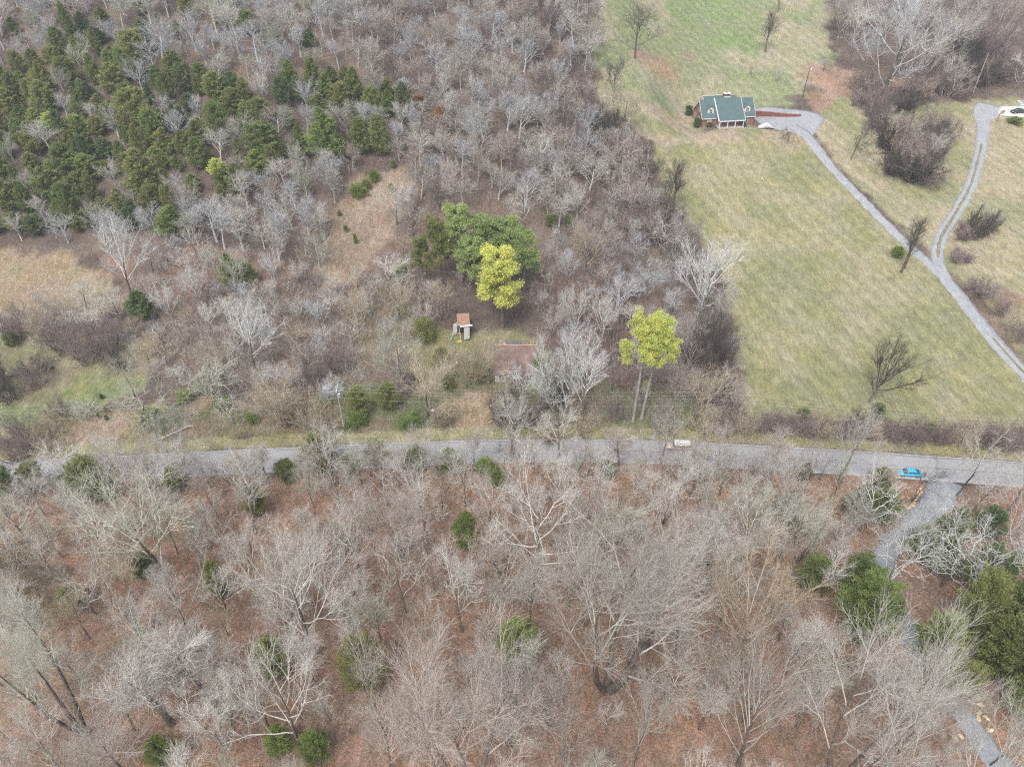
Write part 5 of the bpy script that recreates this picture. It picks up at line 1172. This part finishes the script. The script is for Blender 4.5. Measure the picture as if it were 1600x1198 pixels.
# --- vehicles
TYRE = simple('tyre_rubber', (.025, .025, .027), .8, .2); RIM = simple('wheel_rim', (.42, .43, .44), .35, .1, metal=.7)
def paint_m(name, c): 
    m_ = simple(name, c, .3, .04, 1.0, spec=.5); m_.node_tree.nodes['Principled BSDF'].inputs['Coat Weight'].default_value = .5; return m_
def wheels(e, xs, hw, r=.34):
    for x in xs:
        for s in (-1, 1):
            w_ = MB(); w_.tube((x, s*(hw-.22), r), (x, s*hw, r), r, k=16); wo_ = w_.build('wheel', TYRE, e)
            q = MB(); q.tube((x, s*(hw-.02), r), (x, s*(hw+.015), r), r*.6, k=12); q.build('rim', RIM, wo_)
def sedan(loc, rz, col, label, L=4.8, hw=.92, hgt=1.45, group=None):
    e = empty('car', loc, rz); put(e, label, 'car', group); k_ = L/4.8
    bp = paint_m('car_paint', col)
    m = MB(); m.add(*loft([(-2.4*k_, hw*.72, .32, .62), (-2.3*k_, hw*.88, .24, .78), (-1.9*k_, hw*.97, .2, .88), (-1.1*k_, hw, .18, .95), (0, hw, .18, .97), (1.2*k_, hw, .18, .98), (1.9*k_, hw*.98, .2, 1.0), (2.3*k_, hw*.9, .25, .95), (2.4*k_, hw*.75, .35, .8)], 16, 4.0)); b_ = m.build('body', bp, e, smooth=True)
    m = MB(); m.add(*loft([(-1.35*k_, hw*.80, .85, .95), (-.55*k_, hw*.78, .85, hgt-.08), (-.2*k_, hw*.76, .85, hgt-.03), (.8*k_, hw*.76, .85, hgt-.04), (1.35*k_, hw*.76, .85, hgt-.2), (1.95*k_, hw*.80, .85, 1.0)], 16, 4.5)); m.build('windows', GLASS, e, smooth=True)
    m = MB(); m.add(*loft([(-.62*k_, hw*.62, hgt-.16, hgt-.08), (-.45*k_, hw*.72, hgt-.13, hgt-.01), (0, hw*.74, hgt-.12, hgt+.02), (.8*k_, hw*.74, hgt-.13, hgt+.01), (1.25*k_, hw*.70, hgt-.26, hgt-.12)], 16, 4.5)); m.build('roof_panel', bp, e, smooth=True)
    for s in (-1, 1):
        q = MB(); q.box(-2.39*k_, -2.28*k_, s*hw*.62-.16, s*hw*.62+.16, .58, .72); q.build('headlight', WHITE, e, bevel=.02)
        q = MB(); q.box(2.26*k_, 2.37*k_, s*hw*.62-.16, s*hw*.62+.16, .68, .84); q.build('tail_light', simple('red_lens', (.35, .02, .02), .3, .1), e, bevel=.02)
        q = MB(); q.box(-.75*k_, -.6*k_, s*(hw+.02)-.09, s*(hw+.02)+.09, .95, 1.07); q.build('mirror', bp, e, bevel=.02)
    wheels(e, (-1.5*k_, 1.5*k_), hw); return e
def road_heading(x):
    a = g1(x-40, np.interp(x-40, *zip(*ROADEDGE_FAR))); b = g1(x+40, np.interp(x+40, *zip(*ROADEDGE_FAR))); return math.atan2(b[1]-a[1], b[0]-a[0])
p = g1(1419, 741.5); sedan((p[0], p[1], float(H(p[0], p[1]))+.09), road_heading(1419), (.02, .38, .62), 'bright sky-blue car driving on the road near the gravel lane mouth', L=4.9)
p = g1(1590, 176.5); sedan((p[0], p[1], p[2]+.09), math.radians(4), (.035, .042, .055), 'black car parked on the pale concrete pad at the right edge', L=5.2)
p = g1(1059, 700.5); e = empty('utility_vehicle', (p[0], p[1], float(H(p[0], p[1]))+.09), road_heading(1059)); put(e, 'tan and brown vehicle with a long white roof driving along the road', 'truck')
TANP = paint_m('tan_paint', (.46, .37, .30)); BRP = paint_m('brown_paint', (.30, .22, .19))
m = MB(); m.add(*loft([(-2.55, .7, .42, .85), (-2.45, .88, .32, 1.0), (-2.0, .93, .3, 1.08), (-1.1, .95, .3, 1.14), (-.95, .95, .3, 1.14)], 16, 5)); m.build('hood', TANP, e, smooth=True)
m = MB(); m.add(*loft([(-.945, .95, .3, 1.14), (0, .96, .3, 1.15), (1.8, .96, .3, 1.15), (2.45, .94, .32, 1.12), (2.55, .85, .4, 1.0)], 16, 5)); m.build('body', BRP, e, smooth=True)
m = MB(); m.add(*loft([(-1.3, .84, 1.05, 1.16), (-.8, .84, 1.05, 1.7), (2.3, .85, 1.05, 1.72), (2.5, .83, 1.05, 1.55)], 16, 6)); m.build('windows', GLASS, e, smooth=True)
m = MB(); m.add(*loft([(-1.0, .78, 1.58, 1.72), (-.85, .92, 1.52, 1.80), (-.4, .95, 1.5, 1.88), (2.3, .95, 1.5, 1.88), (2.6, .9, 1.52, 1.78)], 16, 6)); m.build('roof', WHITE, e, smooth=True)
for s in (-1, 1): q = MB(); q.box(-2.56, -2.45, s*.6-.14, s*.6+.14, .7, .88); q.build('headlight', WHITE, e, bevel=.02)
q = MB(); q.box(-2.66, -2.5, -.85, .85, .38, .55); q.build('bumper', METAL, e, bevel=.03)
wheels(e, (-1.65, 1.6), .97, .38)
# outbuilding at the right edge behind the black car
p = g1(1602, 166); e = empty('outbuilding', (p[0], p[1], p[2]), math.radians(2)); put(e, 'low white outbuilding with grey flat roof at the right frame edge', 'outbuilding')
m = MB(); m.box(-1.6, 4, .3, 3.4, -.5, .8); m.build('wall', WHITE, e); m = MB(); m.box(-.9, 4.1, .2, 3.5, .803, .9); m.build('roof', GREYM, e); m = MB(); m.box(-1.65, -1.0, .2, 3.5, .803, .95); m.build('parapet', WHITE, e)
# basketball hoop
p = g1(1557, 191); e = empty('basketball_hoop', (p[0], p[1], p[2]), math.radians(200)); put(e, 'basketball hoop on a dark post beside the gravel at the right', 'hoop')
m = MB(); m.tube((0, 0, -.3), (0, 0, 3.2), .08); m.tube((0, 0, 3.2), (0, .7, 3.8), .07); m.build('post', DWOOD, e)
m = MB(); m.box(-.95, .95, .72, .78, 3.2, 4.4); m.build('backboard', simple('grey_backboard', (.30, .31, .36), .5, .1), e)
V = [(.25*math.cos(t), 1.05+.25*math.sin(t), 3.4) for t in np.linspace(0, 2*math.pi, 13)]; m = MB()
for i in range(12): m.tube(V[i], V[i+1], .03, k=5)
m.build('rim', simple('orange_rim', (.5, .16, .07), .6, .1), e)

# --- utility poles and lines
def pole(bx, by, ty, label, mat=WOOD, arm=True, xf=False, lamp=False, meter=False, armrz=0.0, h=None):
    B = g1(bx, by); hh = height_for(B, ty) if h is None else h
    e = empty('utility_pole', B, armrz); put(e, label, 'utility pole', 'utility poles')
    m = MB(); m.tube((0, 0, -.5), (0, 0, hh), .17, .11, 10); m.build('pole_shaft', mat, e)
    if arm:
        m = MB(); m.box(.12, .22, -1.25, 1.25, hh-.55, hh-.42); m.build('crossarm', WHITE if xf else GREYM, e)
        for yy in (-1.15, -.1, 1.15):
            q = MB(); q.tube((.17, yy, hh-.42), (.17, yy, hh-.18), .07, .05); q.build('insulator', WHITE, e)
    else:
        q = MB(); q.tube((0, 0, hh), (0, 0, hh+.2), .07); q.build('insulator', WHITE, e)
    if xf:
        q = MB(); q.tube((.42, -.1, hh-3.0), (.42, -.1, hh-1.9), .3, .3, 14); q.tube((.42, -.1, hh-1.9), (.42, -.1, hh-1.75), .3, .12, 14); q.build('transformer', METAL, e, smooth=False)
        q = MB(); q.box(.14, .24, -.12, -.08, hh-2.6, hh-2.3); q.build('bracket', METAL, e)
    if meter:
        q = MB(); q.box(-.28, .28, -.42, -.18, .9, 1.9); q.build('meter_box', OFFW, e, bevel=.03)
    if lamp:
        q = MB(); q.tube((0, 0, hh-.6), (.5, -.7, hh-.2), .04); q.tube((.5, -.7, hh-.45), (.5, -.7, hh-.15), .2, .1); q.build('lamp_head', WHITE, e)
    return B, hh
P0_ = pole(33, 701, 640, 'leaning-looking grey utility pole near the left frame edge beyond the road')
P1_ = pole(538, 669, 604, 'grey utility pole with a transformer can and white meter box beside the road', xf=True, meter=True)
P6_ = pole(1097, 668, 616, 'utility pole with white crossarm rising out of tan shrubs right of the yellow pine', xf=False)
P7_ = pole(1790, 735, 672, 'utility pole standing beyond the right frame edge')
pole(1254, 152, 106, 'utility pole with a lamp on the lawn behind the brick house', DWOOD, arm=False, lamp=True)
P3_ = pole(1520, 146, 84, 'tall grey utility pole with guy wires in front of the top right wood', arm=False)
P4_ = pole(1515, 365, 319, 'dark utility pole standing in a shrub right of the two-track driveway', DWOOD, arm=False)
P5_ = pole(1413, 420, 346, 'tall dark utility pole at the driveway fork', DWOOD, arm=False)
def wire(a, b, sag, r, mat, name, lb, cat='power line', group='power lines'):
    a = np.array(a, float); b = np.array(b, float); t = np.linspace(0, 1, 25)
    P = a+(b-a)*t[:, None]; P[:, 2] -= sag*4*t*(1-t)
    V_, F_ = tubes(P[None], np.full((1, 25), r), 4); o = link(bpy.data.objects.new(name, np_mesh(name, V_, F_, mat))); put(o, lb, cat, group); return P
def top(Pp, yy, dz): B, hh = Pp; return (B[0]+.17, B[1]+yy, B[2]+hh+dz)
PL_ = (g1(-420, 742), 11.5)
for (A_, B_, seg) in [(PL_, P0_, 'off the left edge'), (P0_, P1_, 'between the leaning-looking left pole and transformer pole'), (P1_, P6_, 'between the transformer pole and the pole in shrubs'), (P6_, P7_, 'from the pole in shrubs to the right edge')]:
    for yy, nm in ((-1.15, 'nearest'), (-.1, 'middle'), (1.15, 'farthest')):
        wire(top(A_, yy, -.2), top(B_, yy, -.2), 1.1, .010, WIREM, 'power_line', '%s pale wire %s' % (nm, seg))
    wire(top(A_, 0, -3.2), top(B_, 0, -3.2), 1.2, .010, WIREM, 'power_line', 'single lower wire %s' % seg)
c1 = wire(top(P1_, -.2, -5.2), top(P6_, -.2, -4.8), 1.5, .022, CABLE, 'phone_line', 'dark phone cable between the transformer pole and the pole in shrubs')
m = MB(); q = c1[5]; m.add(*loft([(-.9, .05, -.05, .05), (-.5, .1, -.1, .1), (.4, .1, -.1, .1), (.9, .05, -.05, .05)], 8, 2)); o = m.build('cable_splice', CABLE, smooth=True); o.location = tuple(q); put(o, 'dark splice case hanging on the phone cable', 'splice')
m = MB(); m.tube((0, -.12, 0), (0, .12, 0), .3, k=12); o = m.build('cable_marker', WHITE); o.location = tuple(c1[6]); put(o, 'round white marker hanging on the phone cable', 'marker')
B, hh = P3_
for i, (x, y) in enumerate([(1541, 150), (1545, 149), (1549, 148)]): wire((B[0], B[1], B[2]+hh-.5-.2*i), P3(x, y), 0, .025, simple('guy_wire', (.42, .33, .24), .7), 'guy_wire', '%s guy wire of the tall grey pole at the top right' % ['left', 'middle', 'right'][i], 'guy wire', 'guy wires')
B, hh = P4_
for i, (x, y) in enumerate([(1543, 382), (1553, 383)]): wire((B[0], B[1], B[2]+hh-.6-.3*i), P3(x, y), 0, .02, WIREM, 'guy_wire', '%s guy wire of the dark pole in the shrub' % ['left', 'right'][i], 'guy wire', 'guy wires')
finish_labels()

from collections import Counter
print('COUNTS', Counter(o.name.split('.')[0] for o in COL.objects if o.parent is None).most_common(12))
# ------------------------------------------------------------------ thin winter haze
hm = bpy.data.materials.new('thin_haze'); hm.use_nodes = True; hn = hm.node_tree; hn.nodes.clear()
pv = hn.nodes.new('ShaderNodeVolumePrincipled'); ho = hn.nodes.new('ShaderNodeOutputMaterial'); hn.links.new(pv.outputs[0], ho.inputs['Volume'])
pv.inputs['Color'].default_value = (.86, .90, .95, 1); pv.inputs['Density'].default_value = .00032; pv.inputs['Anisotropy'].default_value = .2
m = MB(); m.box(-2900, 2900, -1100, 4000, -1.5, 128); o = m.build('haze', hm); tag(o, kind='stuff')
